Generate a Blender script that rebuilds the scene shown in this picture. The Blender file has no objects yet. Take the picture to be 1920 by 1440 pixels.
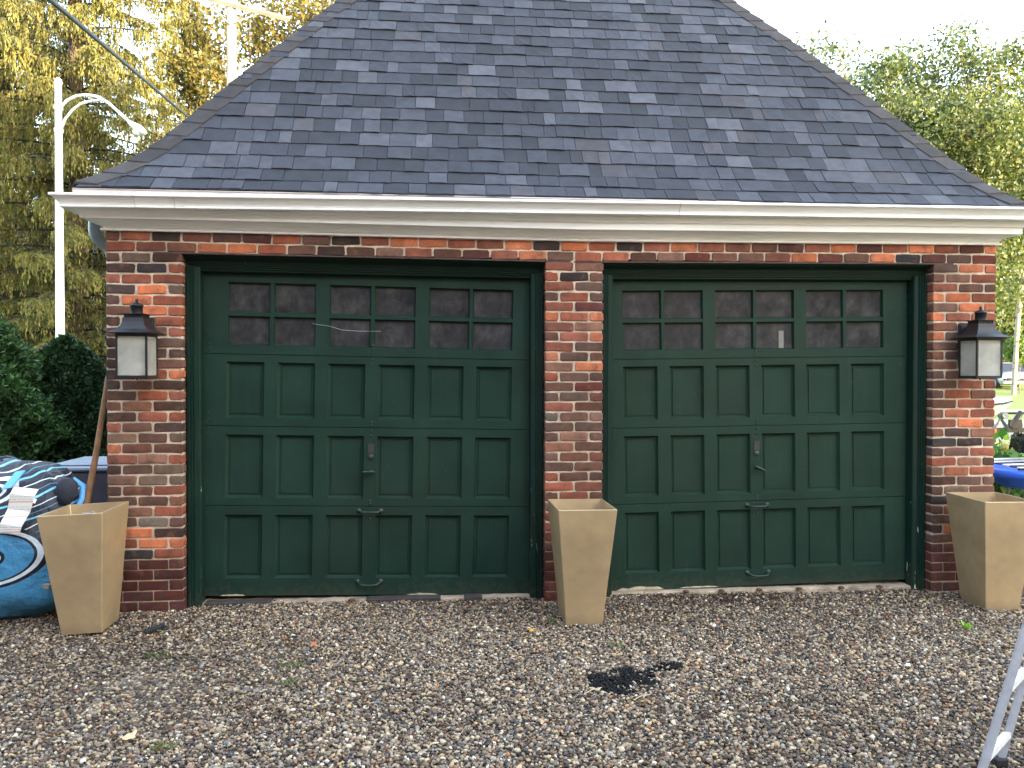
import bpy, math, random
import numpy as np
from mathutils import Vector, Matrix, Euler

random.seed(7)
rng = np.random.default_rng(7)
scene = bpy.context.scene
COL = scene.collection
PI = math.pi
R = math.radians

# ---------------------------------------------------------------- camera
cam_d = bpy.data.cameras.new('camera')
cam = bpy.data.objects.new('camera', cam_d)
COL.objects.link(cam)
cam_d.sensor_width = 36.0
cam_d.lens = 1480.65 / 1920 * 36.0
cam_d.clip_start = 0.05
cam_d.clip_end = 2000.0
yaw, pitch, roll = 0.0927, -0.0152, 0.0009
fwd = Vector((math.sin(yaw) * math.cos(pitch), math.cos(yaw) * math.cos(pitch), math.sin(pitch)))
rgt = Vector((math.cos(yaw), -math.sin(yaw), 0))
upv = rgt.cross(fwd)
r2 = math.cos(roll) * rgt + math.sin(roll) * upv
u2 = -math.sin(roll) * rgt + math.cos(roll) * upv
M = Matrix((r2, u2, -fwd)).transposed().to_4x4()
M.translation = Vector((2.2368, -5.5695, 1.5896))
cam.matrix_world = M
scene.camera = cam

# ---------------------------------------------------------------- world and sun
SUN_EL = R(8.5)
SUN_FROM = Vector((0.66, -0.75, 0)).normalized()       # low sun behind the photographer, right
SUN_DIR = Vector((SUN_FROM.x * math.cos(SUN_EL), SUN_FROM.y * math.cos(SUN_EL), math.sin(SUN_EL)))
world = bpy.data.worlds.new('World')
scene.world = world
world.use_nodes = True
wn, wl = world.node_tree.nodes, world.node_tree.links
wn.clear()
w_out = wn.new('ShaderNodeOutputWorld')
w_bg = wn.new('ShaderNodeBackground')
w_sky = wn.new('ShaderNodeTexSky')
w_sky.sky_type = 'NISHITA'
w_sky.sun_disc = False
w_sky.sun_elevation = SUN_EL
w_sky.sun_rotation = math.atan2(SUN_DIR.x, SUN_DIR.y)
w_sky.air_density = 1.0
w_sky.dust_density = 2.0
VEIL = (1.25, 1.40, 1.68, 1)
w_add = wn.new('ShaderNodeMix')
w_add.data_type = 'RGBA'
w_add.blend_type = 'ADD'
w_add.inputs['Factor'].default_value = 1.0
w_add.inputs['B'].default_value = VEIL     # even veil of thin white cloud
wl.new(w_sky.outputs['Color'], w_add.inputs['A'])
wl.new(w_add.outputs['Result'], w_bg.inputs['Color'])
w_bg.inputs['Strength'].default_value = 0.15
wl.new(w_bg.outputs['Background'], w_out.inputs['Surface'])

sun_d = bpy.data.lights.new('sun', 'SUN')
sun_d.energy = 3.8
sun_d.angle = R(0.5)
sun_d.color = (1.0, 0.80, 0.52)
sun = bpy.data.objects.new('sun', sun_d)
COL.objects.link(sun)
sun.rotation_euler = (-SUN_DIR).to_track_quat('-Z', 'Y').to_euler()
sun.location = (0, -20, 30)

scene.view_settings.view_transform = 'Standard'
scene.view_settings.look = 'None'
scene.view_settings.exposure = 3.2
scene.view_settings.gamma = 1.0
scene.view_settings.use_curve_mapping = False
scene.render.engine = 'CYCLES'
scene.cycles.use_denoising = True
scene.cycles.max_bounces = 8
scene.cycles.transparent_max_bounces = 12

# ---------------------------------------------------------------- helpers
def S(r, g, b):
    def f(c):
        c /= 255.0
        return c / 12.92 if c <= 0.04045 else ((c + 0.055) / 1.055) ** 2.4
    return (f(r), f(g), f(b), 1.0)

def tag(o, label=None, cat=None, group=None, kind=None):
    if label: o['label'] = label
    if cat: o['category'] = cat
    if group: o['group'] = group
    if kind: o['kind'] = kind
    return o

def empty(name, loc=(0, 0, 0), rz=0.0):
    o = bpy.data.objects.new(name, None)
    COL.objects.link(o)
    o.location = loc
    o.rotation_euler = (0, 0, rz)
    o.empty_display_size = 0.2
    return o

def link(name, me, parent=None, loc=(0, 0, 0), rot=(0, 0, 0), scale=(1, 1, 1)):
    o = bpy.data.objects.new(name, me)
    COL.objects.link(o)
    o.parent = parent
    o.location = loc
    o.rotation_euler = rot
    o.scale = scale
    return o

def np_mesh(name, V, F, mat=None, smooth=False, col=None, attr='Col'):
    """V (n,3), F (m,k) -> mesh; col = per-vertex rgb"""
    V = np.asarray(V, dtype=np.float32)
    F = np.asarray(F, dtype=np.int32)
    me = bpy.data.meshes.new(name)
    m, k = F.shape
    me.vertices.add(len(V))
    me.vertices.foreach_set('co', V.ravel())
    me.loops.add(m * k)
    me.loops.foreach_set('vertex_index', F.ravel())
    me.polygons.add(m)
    me.polygons.foreach_set('loop_start', np.arange(0, m * k, k, dtype=np.int32))
    me.polygons.foreach_set('loop_total', np.full(m, k, dtype=np.int32))
    if smooth:
        me.polygons.foreach_set('use_smooth', np.ones(m, dtype=bool))
    me.update(calc_edges=True)
    if col is not None:
        a = me.color_attributes.new(attr, 'FLOAT_COLOR', 'POINT')
        c4 = np.ones((len(V), 4), dtype=np.float32)
        c4[:, :3] = col
        a.data.foreach_set('color', c4.ravel())
    if mat: me.materials.append(mat)
    return me

class MB:
    """collects shapes, builds ONE mesh"""
    def __init__(self):
        self.v, self.f, self.sm = [], [], []
    def add(self, vs, fs, smooth=False):
        b = len(self.v)
        self.v += [tuple(p) for p in vs]
        for q in fs:
            self.f.append([i + b for i in q]); self.sm.append(smooth)
        return self
    def box(self, x0, x1, y0, y1, z0, z1):
        return self.add([(x0, y0, z0), (x1, y0, z0), (x1, y1, z0), (x0, y1, z0), (x0, y0, z1), (x1, y0, z1), (x1, y1, z1), (x0, y1, z1)],
                        [(0, 3, 2, 1), (4, 5, 6, 7), (0, 1, 5, 4), (1, 2, 6, 5), (2, 3, 7, 6), (3, 0, 4, 7)])
    def bbox(self, x0, x1, y0, y1, z0, z1, b):
        """box with bevelled edges"""
        vs = []
        for z, i in ((z0, b), (z0 + b, 0), (z1 - b, 0), (z1, b)):
            for (px, py) in ((x0 + i + b * (i == 0), y0 + i), (x1 - i - b * (i == 0), y0 + i), (x1 - i, y0 + i + b * (i == 0)), (x1 - i, y1 - i - b * (i == 0)),
                             (x1 - i - b * (i == 0), y1 - i), (x0 + i + b * (i == 0), y1 - i), (x0 + i, y1 - i - b * (i == 0)), (x0 + i, y0 + i + b * (i == 0))):
                vs.append((px, py, z))
        fs = [tuple(range(7, -1, -1)), tuple(range(24, 32))]
        for r in range(3):
            for k in range(8):
                a = r * 8 + k; c = r * 8 + (k + 1) % 8
                fs.append((a, c, c + 8, a + 8))
        return self.add(vs, fs)
    def tube(self, pts, rad, n=8, cap=True, smooth=True):
        pts = [Vector(p) for p in pts]
        if not hasattr(rad, '__len__'): rad = [rad] * len(pts)
        vs, fs = [], []
        prev = None
        for i, p in enumerate(pts):
            d = (pts[min(i + 1, len(pts) - 1)] - pts[max(i - 1, 0)]).normalized()
            if prev is None:
                a = Vector((0, 0, 1)) if abs(d.z) < 0.9 else Vector((1, 0, 0))
                x = d.cross(a).normalized()
            else:
                x = (prev - d * prev.dot(d)).normalized()
            prev = x
            y = d.cross(x)
            for k in range(n):
                t = 2 * PI * k / n
                vs.append(p + (x * math.cos(t) + y * math.sin(t)) * rad[i])
        for i in range(len(pts) - 1):
            for k in range(n):
                a = i * n + k; b = i * n + (k + 1) % n
                fs.append((a, b, b + n, a + n))
        self.add(vs, fs, smooth)
        if cap:
            m = len(pts)
            self.add(vs[:n], [tuple(range(n - 1, -1, -1))])
            self.add(vs[(m - 1) * n:], [tuple(range(n))])
        return self
    def lathe(self, prof, c=(0, 0, 0), n=16, smooth=True, axis='z'):
        vs, fs = [], []
        for (r, z) in prof:
            for k in range(n):
                t = 2 * PI * (k + 0.5) / n
                a, b = r * math.cos(t), r * math.sin(t)
                p = (a, b, z) if axis == 'z' else ((a, z, b) if axis == 'y' else (z, a, b))
                vs.append((c[0] + p[0], c[1] + p[1], c[2] + p[2]))
        for i in range(len(prof) - 1):
            for k in range(n):
                a = i * n + k; b = i * n + (k + 1) % n
                fs.append((a, b, b + n, a + n))
        self.add(vs, fs, smooth)
        self.add(vs[:n], [tuple(range(n - 1, -1, -1))])
        self.add(vs[-n:], [tuple(range(n))])
        return self
    def sweep(self, prof, stations, closed=True, smooth=False):
        """prof [(o,z)], stations [(x,y,dx,dy,dz)] : point = (x+o*dx, y+o*dy, z+dz)"""
        vs, fs = [], []
        n = len(prof)
        for (x, y, dx, dy, dz) in stations:
            for (o, z) in prof:
                vs.append((x + o * dx, y + o * dy, z + dz))
        for i in range(len(stations) - 1):
            for k in range(n if closed else n - 1):
                a = i * n + k; b = i * n + (k + 1) % n
                fs.append((a, b, b + n, a + n))
        self.add(vs, fs, smooth)
        if closed:
            self.add(vs[:n], [tuple(range(n - 1, -1, -1))])
            self.add(vs[-n:], [tuple(range(n))])
        return self
    def mesh(self, name, mat):
        me = bpy.data.meshes.new(name)
        me.from_pydata(self.v, [], self.f)
        me.polygons.foreach_set('use_smooth', self.sm)
        me.update()
        if mat: me.materials.append(mat)
        import bmesh
        bm = bmesh.new(); bm.from_mesh(me)
        bmesh.ops.recalc_face_normals(bm, faces=bm.faces)
        bm.to_mesh(me); bm.free()
        return me
    def build(self, name, mat, parent=None, **kw):
        return link(name, self.mesh(name, mat), parent, **kw)

# ---------------------------------------------------------------- materials
class NT:
    def __init__(self, name):
        self.m = bpy.data.materials.new(name)
        self.m.use_nodes = True
        self.n = self.m.node_tree.nodes
        self.l = self.m.node_tree.links
        self.n.clear()
        self.out = self.n.new('ShaderNodeOutputMaterial')
        self.b = self.n.new('ShaderNodeBsdfPrincipled')
        self.l.new(self.b.outputs[0], self.out.inputs['Surface'])
    def new(self, t, **kw):
        nd = self.n.new(t)
        for k, v in kw.items(): setattr(nd, k, v)
        return nd
    def put(self, sock, v):
        if isinstance(v, bpy.types.NodeSocket): self.l.new(v, sock)
        else: sock.default_value = v
    def math(self, op, a, b=None, c=None):
        nd = self.new('ShaderNodeMath', operation=op)
        self.put(nd.inputs[0], a)
        if b is not None: self.put(nd.inputs[1], b)
        if c is not None: self.put(nd.inputs[2], c)
        return nd.outputs[0]
    def mix(self, fac, a, b, blend='MIX'):
        nd = self.new('ShaderNodeMix', data_type='RGBA', blend_type=blend)
        self.put(nd.inputs['Factor'], fac); self.put(nd.inputs['A'], a); self.put(nd.inputs['B'], b)
        return nd.outputs['Result']
    def coord(self, w='Object'):
        return self.new('ShaderNodeTexCoord').outputs[w]
    def sep(self, v):
        nd = self.new('ShaderNodeSeparateXYZ'); self.put(nd.inputs[0], v)
        return nd.outputs
    def mapping(self, v, scale=(1, 1, 1), loc=(0, 0, 0)):
        nd = self.new('ShaderNodeMapping'); self.put(nd.inputs['Vector'], v)
        self.put(nd.inputs['Scale'], scale); self.put(nd.inputs['Location'], loc)
        return nd.outputs[0]
    def noise(self, v, scale, detail=3.0, rough=0.55, out='Fac'):
        nd = self.new('ShaderNodeTexNoise'); self.put(nd.inputs['Vector'], v)
        nd.inputs['Scale'].default_value = scale; nd.inputs['Detail'].default_value = detail
        nd.inputs['Roughness'].default_value = rough
        return nd.outputs[out]
    def ramp(self, f, stops, interp='LINEAR'):
        nd = self.new('ShaderNodeValToRGB'); self.put(nd.inputs[0], f)
        cr = nd.color_ramp; cr.interpolation = interp
        while len(cr.elements) < len(stops): cr.elements.new(0.5)
        for e, (p, c) in zip(cr.elements, stops):
            e.position = p
            e.color = c if hasattr(c, '__len__') else (c, c, c, 1)
        return nd.outputs[0]
    def bump(self, h, strength=0.3, dist=0.01):
        nd = self.new('ShaderNodeBump'); self.put(nd.inputs['Height'], h)
        nd.inputs['Strength'].default_value = strength; nd.inputs['Distance'].default_value = dist
        self.l.new(nd.outputs[0], self.b.inputs['Normal'])
    def set(self, **kw):
        for k, v in kw.items(): self.put(self.b.inputs[k.replace('_', ' ')], v)
        return self
    def random(self):
        return self.new('ShaderNodeObjectInfo').outputs['Random']
    def objcol(self):
        return self.new('ShaderNodeObjectInfo').outputs['Color']
    def attr(self, a='Col'):
        return self.new('ShaderNodeVertexColor', layer_name=a).outputs['Color']

def plain(name, col, rough=0.6, var=0.25, scale=8.0, bump=0.0, bscale=60.0, metal=0.0, spec=0.5, dirt=None, dscale=3.0, world=False):
    t = NT(name)
    c = t.coord('Object')
    if world:
        c = t.new('ShaderNodeNewGeometry').outputs['Position']
    n = t.noise(c, scale, 5)
    lo = tuple(x * (1 - var) for x in col[:3]) + (1,)
    hi = tuple(min(1, x * (1 + var)) for x in col[:3]) + (1,)
    colr = t.ramp(n, [(0.3, lo), (0.7, hi)])
    if dirt:
        d = t.ramp(t.noise(c, dscale, 6, 0.65), [(0.52, 0.0), (0.72, 1.0)])
        colr = t.mix(d, colr, dirt)
    t.set(Base_Color=colr, Roughness=rough, Metallic=metal)
    t.b.inputs['Specular IOR Level'].default_value = spec
    if bump: t.bump(t.noise(c, bscale, 4), bump, 0.004)
    return t.m

def leaf_mat(name, trans=0.4, rough=0.5, gain=1.0):
    t = NT(name)
    col = t.attr()
    if gain != 1.0:
        col = t.mix(1.0, col, (gain, gain, gain, 1), 'MULTIPLY')
    t.set(Base_Color=col, Roughness=rough)
    t.b.inputs['Specular IOR Level'].default_value = 0.3
    tr = t.new('ShaderNodeBsdfTranslucent')
    warm = t.mix(1.0, col, (1.25, 1.15, 0.55, 1), 'MULTIPLY')
    t.l.new(warm, tr.inputs['Color'])
    ms = t.new('ShaderNodeMixShader'); ms.inputs[0].default_value = trans
    t.l.new(t.b.outputs[0], ms.inputs[1]); t.l.new(tr.outputs[0], ms.inputs[2])
    t.l.new(ms.outputs[0], t.out.inputs['Surface'])
    return t.m

def brick_mat(name, use_attr):
    t = NT(name)
    base = t.attr() if use_attr else t.objcol()
    pos = t.new('ShaderNodeNewGeometry').outputs['Position']
    n1 = t.noise(pos, 16, 5, 0.65)
    n2 = t.noise(pos, 130, 4, 0.7)
    n3 = t.noise(pos, 9.0, 6, 0.75)
    n4 = t.noise(t.mapping(pos, (1, 1, 1), (7.3, 2.1, 4.4)), 11.0, 4, 0.6)
    c = t.mix(1.0, base, t.ramp(n1, [(0.25, (0.66, 0.64, 0.66, 1)), (0.75, (1.3, 1.26, 1.2, 1))]), 'MULTIPLY')
    c = t.mix(t.math('MULTIPLY', t.ramp(n3, [(0.52, 0.0), (0.64, 1.0)]), 0.6), c, S(78, 64, 60))
    c = t.mix(t.math('MULTIPLY', t.ramp(n4, [(0.56, 0.0), (0.68, 1.0)]), 0.28), c, S(158, 108, 80))
    c = t.mix(t.math('MULTIPLY', t.ramp(n2, [(0.62, 0.0), (0.72, 1.0)]), 0.28), c, S(180, 156, 136))
    c = t.mix(t.math('MULTIPLY', t.ramp(n2, [(0.28, 1.0), (0.40, 0.0)]), 0.4), c, S(46, 36, 34))
    c = t.mix(1.0, c, t.ramp(t.noise(pos, 1.6, 4, 0.6), [(0.32, (0.58, 0.56, 0.56, 1)), (0.62, (1.06, 1.05, 1.04, 1))]), 'MULTIPLY')
    t.set(Base_Color=c, Roughness=0.88)
    t.b.inputs['Specular IOR Level'].default_value = 0.25
    t.bump(t.math('ADD', n2, t.math('MULTIPLY', n1, 0.7)), 0.55, 0.004)
    return t.m

MAT = {}
MAT['brick'] = brick_mat('brick_clay', False)
MAT['brick_attr'] = brick_mat('brick_clay_joined', True)

t = NT('mortar')
pos = t.new('ShaderNodeNewGeometry').outputs['Position']
c = t.ramp(t.noise(pos, 14, 5, 0.65), [(0.3, S(176, 157, 132)), (0.7, S(230, 213, 188))])
c = t.mix(t.math('MULTIPLY', t.ramp(t.noise(pos, 90, 3), [(0.6, 0.0), (0.75, 1.0)]), 0.6), c, S(120, 104, 90))
c = t.mix(1.0, c, t.ramp(t.noise(pos, 1.6, 4, 0.6), [(0.32, (0.62, 0.6, 0.58, 1)), (0.62, (1.05, 1.05, 1.05, 1))]), 'MULTIPLY')
t.set(Base_Color=c, Roughness=0.95)
t.bump(t.noise(pos, 150, 4, 0.7), 0.7, 0.006)
MAT['mortar'] = t.m

t = NT('brick_wall_far')
br = t.new('ShaderNodeTexBrick')
v = t.mapping(t.coord('Object'), (1, 1, 1))
sp = t.sep(v)
cmb = t.new('ShaderNodeCombineXYZ')
t.l.new(t.math('ADD', sp[0], sp[1]), cmb.inputs[0]); t.l.new(sp[2], cmb.inputs[1])
t.l.new(cmb.outputs[0], br.inputs['Vector'])
br.inputs['Color1'].default_value = S(140, 75, 58); br.inputs['Color2'].default_value = S(95, 60, 52)
br.inputs['Mortar'].default_value = S(185, 165, 142); br.inputs['Scale'].default_value = 1.0
br.inputs['Mortar Size'].default_value = 0.009; br.inputs['Brick Width'].default_value = 0.2; br.inputs['Row Height'].default_value = 0.072
t.set(Base_Color=br.outputs[0], Roughness=0.9)
MAT['brick_far'] = t.m

# green paint, old and slightly chalky
def green(name, base, chip=0.0):
    t = NT(name)
    pos = t.new('ShaderNodeNewGeometry').outputs['Position']
    n = t.noise(pos, 3.2, 5, 0.6)
    lo = tuple(x * 0.80 for x in base[:3]) + (1,)
    hi = tuple(x * 1.16 for x in base[:3]) + (1,)
    c = t.ramp(n, [(0.3, lo), (0.7, hi)])
    st = t.noise(t.mapping(pos, (22, 22, 1.6)), 1.0, 4, 0.6)
    c = t.mix(t.math('MULTIPLY', t.ramp(st, [(0.55, 0.0), (0.8, 1.0)]), 0.35), c, S(48, 62, 55))
    br = t.noise(pos, 1.1, 3)
    c = t.mix(t.math('MULTIPLY', t.ramp(br, [(0.5, 0.0), (0.75, 1.0)]), 0.3), c, S(42, 46, 38))
    sc = t.noise(t.mapping(pos, (60, 60, 160)), 1.0, 2)
    c = t.mix(t.math('MULTIPLY', t.ramp(sc, [(0.765, 0.0), (0.775, 1.0)]), 0.7), c, S(150, 160, 146))
    mud = t.noise(pos, 26, 5, 0.7)
    zz_ = t.sep(pos)[2]
    mf = t.math('MULTIPLY', t.ramp(zz_, [(0.0, 0.30), (0.16, 0.0)]), 1.0)
    c = t.mix(t.math('MULTIPLY', t.ramp(t.math('ADD', mud, mf), [(0.68, 0.0), (0.84, 1.0)]), 0.22), c, S(80, 74, 62))
    if chip:
        ch = t.noise(t.mapping(pos, (34, 34, 7)), 1.0, 5, 0.7)
        z = t.sep(pos)[2]
        low = t.ramp(t.math('MULTIPLY', z, 0.5), [(0.0, 0.075), (0.55, 0.0)])
        f = t.math('GREATER_THAN', t.math('ADD', ch, low), 0.715)
        c = t.mix(f, c, S(188, 182, 160))
    t.set(Base_Color=c, Roughness=t.ramp(n, [(0.3, 0.42), (0.7, 0.58)]))
    t.b.inputs['Specular IOR Level'].default_value = 0.16
    t.bump(t.noise(t.mapping(pos, (90, 90, 8)), 1.0, 3), 0.12, 0.002)
    return t.m
MAT['green'] = green('green_door_paint', S(29, 51, 41))
MAT['green_trim'] = green('green_trim_paint', S(20, 42, 34), chip=1.0)

t = NT('dusty_glass')
pos = t.new('ShaderNodeNewGeometry').outputs['Position']
n = t.noise(t.mapping(pos, (1.3, 1.3, 1.0)), 9, 6, 0.6)
c = t.ramp(n, [(0.28, S(34, 34, 37)), (0.5, S(52, 51, 51)), (0.75, S(76, 74, 72))])
c = t.mix(t.math('MULTIPLY', t.ramp(t.noise(pos, 45, 4), [(0.62, 0.0), (0.75, 1.0)]), 0.35), c, S(92, 90, 86))
t.set(Base_Color=c, Roughness=t.ramp(n, [(0.3, 0.3), (0.7, 0.6)]))
t.b.inputs['Specular IOR Level'].default_value = 0.12
MAT['dusty_glass'] = t.m

# painted gutter and cornice
t = NT('white_trim')
pos = t.new('ShaderNodeNewGeometry').outputs['Position']
c = t.ramp(t.noise(t.mapping(pos, (1.2, 3, 10)), 1.0, 5, 0.65), [(0.3, S(226, 224, 218)), (0.7, S(246, 245, 241))])
c = t.mix(t.math('MULTIPLY', t.ramp(t.noise(t.mapping(pos, (4, 4, 30)), 1.0, 6, 0.7), [(0.6, 0.0), (0.8, 1.0)]), 0.16), c, S(160, 154, 142))
t.set(Base_Color=c, Roughness=0.45)
t.bump(t.noise(pos, 5, 2), 0.08, 0.01)
MAT['white'] = t.m

def shingle(name, use_attr):
    t = NT(name)
    base = t.attr() if use_attr else t.objcol()
    pos = t.new('ShaderNodeNewGeometry').outputs['Position']
    g = t.noise(pos, 420, 2, 0.7)
    c = t.mix(1.0, base, t.ramp(g, [(0.3, (0.5, 0.5, 0.52, 1)), (0.7, (1.5, 1.5, 1.48, 1))]), 'MULTIPLY')
    c = t.mix(1.0, c, t.ramp(t.noise(pos, 11, 4), [(0.3, (0.8, 0.8, 0.8, 1)), (0.7, (1.2, 1.2, 1.2, 1))]), 'MULTIPLY')
    t.set(Base_Color=c, Roughness=0.8)
    t.b.inputs['Specular IOR Level'].default_value = 0.4
    t.bump(g, 0.5, 0.003)
    return t.m
MAT['shingle'] = shingle('asphalt_shingle', False)
MAT['shingle_attr'] = shingle('asphalt_shingle_joined', True)
MAT['cap'] = plain('hip_cap_shingle', S(52, 49, 48), 0.95, 0.3, 14, 0.4, 300)
MAT['deck'] = plain('roof_underlay', S(40, 40, 44), 0.95, 0.2)
MAT['black_metal'] = plain('black_lantern_metal', S(27, 27, 30), 0.5, 0.3, 14, 0.1, 80, metal=0.1, dirt=S(52, 51, 51))
MAT['steel_lintel'] = plain('rusty_steel', S(72, 58, 52), 0.8, 0.4, 20, 0.3, 90)
MAT['hardware'] = plain('painted_hardware', S(30, 46, 40), 0.45, 0.35, 30, 0.1, 90, dirt=S(56, 58, 52), dscale=20)
MAT['galv'] = plain('galvanised_steel', S(120, 132, 138), 0.45, 0.2, 6, metal=0.4)
MAT['concrete'] = plain('old_concrete', S(166, 148, 124), 0.95, 0.35, 9, 0.6, 90, dirt=S(92, 80, 68), dscale=5)
MAT['asphalt_strip'] = plain('tar_board', S(62, 55, 50), 0.9, 0.35, 18, 0.5, 120)
MAT['bronze'] = None
t = NT('planter_bronze')
oc = t.coord('Object')
c = t.ramp(t.noise(oc, 2.6, 5, 0.6), [(0.3, S(164, 141, 106)), (0.7, S(194, 168, 128))])
c = t.mix(t.math('MULTIPLY', t.ramp(t.noise(oc, 6, 6, 0.7), [(0.5, 0.0), (0.8, 1.0)]), 0.3), c, S(124, 107, 84))
c = t.mix(t.math('MULTIPLY', t.ramp(t.noise(t.mapping(oc, (30, 30, 30)), 1.0, 3), [(0.76, 0.0), (0.79, 1.0)]), 0.3), c, S(96, 84, 68))
z = t.sep(oc)[2]
c = t.mix(t.math('MULTIPLY', t.ramp(t.math('ADD', z, t.math('MULTIPLY', t.noise(oc, 9, 4), 0.12)), [(0.03, 1.0), (0.14, 0.0)]), 0.4), c, S(104, 92, 74))
t.set(Base_Color=c, Roughness=0.38, Metallic=0.3)
t.bump(t.noise(t.mapping(oc, (3, 3, 40)), 4.0, 4), 0.05, 0.003)
MAT['bronze'] = t.m
MAT['alu'] = plain('brushed_aluminium', S(168, 170, 176), 0.45, 0.12, 30, 0.05, 200, metal=0.25)
MAT['alu_top'] = plain('worn_step_aluminium', S(205, 205, 205), 0.4, 0.12, 30, metal=0.1)
MAT['bark'] = plain('bark', S(78, 64, 52), 0.95, 0.4, 6, 0.8, 30)
MAT['bark_grey'] = plain('grey_bark', S(98, 90, 80), 0.95, 0.35, 6, 0.8, 30)
t = NT('birch_bark')
oc = t.coord('Object')
f = t.ramp(t.noise(t.mapping(oc, (3, 3, 14)), 1.0, 4, 0.7), [(0.56, 0.0), (0.64, 1.0)])
t.set(Base_Color=t.mix(f, S(140, 132, 116), S(60, 54, 48)), Roughness=0.8)
MAT['birch'] = t.m
MAT['needle'] = leaf_mat('spruce_needles', 0.42, 0.6)
MAT['leaf'] = leaf_mat('broad_leaf', 0.45, 0.45)
MAT['arbor'] = leaf_mat('arborvitae_spray', 0.25, 0.6)
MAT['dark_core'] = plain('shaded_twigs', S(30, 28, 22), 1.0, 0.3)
MAT['wood'] = plain('weathered_wood', S(126, 92, 62), 0.7, 0.3, 12, 0.2, 60)
MAT['pole_wood'] = plain('utility_pole_wood', S(128, 118, 106), 0.9, 0.25, 3, 0.4, 20)
MAT['white_paint'] = plain('white_enamel', S(214, 214, 220), 0.4, 0.04, 2)
MAT['rubber'] = plain('black_rubber', S(26, 26, 28), 0.7, 0.3, 10)
MAT['cable'] = plain('cable_sheath', S(22, 22, 24), 0.6, 0.1)
# ================================================================ SETTING
GZ = -0.055                                                # gravel level at the garage
def sheet(name, x0, x1, y0, y1, z, mat, n=1, zf=None):
    V, F = [], []
    for j in range(n + 1):
        for i in range(n + 1):
            x = x0 + (x1 - x0) * i / n; y = y0 + (y1 - y0) * j / n
            V.append((x, y, z if zf is None else z + zf(x, y)))
    for j in range(n):
        for i in range(n):
            a = j * (n + 1) + i
            F.append((a, a + 1, a + n + 2, a + n + 1))
    me = bpy.data.meshes.new(name); me.from_pydata(V, [], F); me.update()
    me.materials.append(mat)
    for p in me.polygons: p.use_smooth = True
    return tag(link(name, me), kind='structure')

t = NT('grass_ground')
pos = t.new('ShaderNodeNewGeometry').outputs['Position']
c = t.ramp(t.noise(pos, 0.5, 6, 0.7), [(0.3, S(70, 92, 40)), (0.7, S(104, 124, 58))])
c = t.mix(0.5, c, t.ramp(t.noise(pos, 14, 4), [(0.3, S(64, 88, 36)), (0.7, S(112, 130, 64))]))
t.set(Base_Color=c, Roughness=0.95)
t.bump(t.noise(pos, 30, 4), 0.8, 0.03)
MAT['grass'] = t.m
MAT['earth'] = plain('bare_earth', S(92, 82, 64), 0.95, 0.3, 2, 0.6, 20, world=True)
MAT['road'] = plain('pale_road', S(112, 108, 108), 0.9, 0.08, 2, 0.3, 60, world=True)
MAT['kerb'] = plain('kerb_concrete', S(124, 116, 104), 0.9, 0.12, 2, world=True)

# gravel bed under the loose stones
def blob(t, pos, cx, cy, ax, ay, ang):
    sp = t.sep(pos)
    dx = t.math('SUBTRACT', sp[0], cx); dy = t.math('SUBTRACT', sp[1], cy)
    ca, sa = math.cos(ang), math.sin(ang)
    u = t.math('DIVIDE', t.math('ADD', t.math('MULTIPLY', dx, ca), t.math('MULTIPLY', dy, sa)), ax)
    v = t.math('DIVIDE', t.math('SUBTRACT', t.math('MULTIPLY', dy, ca), t.math('MULTIPLY', dx, sa)), ay)
    return t.math('SQRT', t.math('ADD', t.math('MULTIPLY', u, u), t.math('MULTIPLY', v, v)))
t = NT('gravel_bed')
pos = t.new('ShaderNodeNewGeometry').outputs['Position']
vo = t.new('ShaderNodeTexVoronoi'); vo.inputs['Scale'].default_value = 55.0
t.l.new(pos, vo.inputs['Vector'])
vc = t.sep(vo.outputs['Color'])[0]
c = t.ramp(vc, [(0.0, S(84, 75, 64)), (0.3, S(124, 110, 93)), (0.55, S(160, 143, 120)), (0.8, S(110, 103, 94)), (1.0, S(194, 178, 154))])
c = t.mix(t.math('MULTIPLY', t.ramp(vo.outputs['Distance'], [(0.2, 0.0), (0.75, 1.0)]), 0.8), c, S(62, 53, 44))
t.set(Base_Color=c, Roughness=0.9)
t.bump(t.math('SUBTRACT', 1.0, vo.outputs['Distance']), 0.9, 0.012)
MAT['gravel_bed'] = t.m

def rise(x, y):                                            # the land climbs gently beyond the street
    d = max(0.0, y - 24.0)
    return min(1.6, 0.055 * d) if d > 0 else 0.0
sheet('ground', -140, 160, -90, 210, -0.13, MAT['grass'], 60, lambda x, y: rise(x, y) + 0.02 * math.sin(x * 0.3) * math.cos(y * 0.23) - 0.02)
sheet('gravel_drive', -4.2, 10.5, -14, 2.6, GZ - 0.022, MAT['gravel_bed'])
sheet('street', 7.5, 90, 11.6, 18.8, -0.085, MAT['road'])
mb = MB().box(7.5, 90, 11.40, 11.598, -0.2, 0.0); tag(mb.build('kerb', MAT['kerb']), kind='structure')
mb = MB().box(7.5, 90, 18.802, 19.05, -0.2, 0.03); tag(mb.build('kerb', MAT['kerb']), kind='structure')
sheet('pavement', 7.5, 90, 23.0, 25.2, 0.06, MAT['kerb'])
sheet('verge', 7.5, 90, 19.05, 22.98, -0.02, MAT['grass'])

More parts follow.
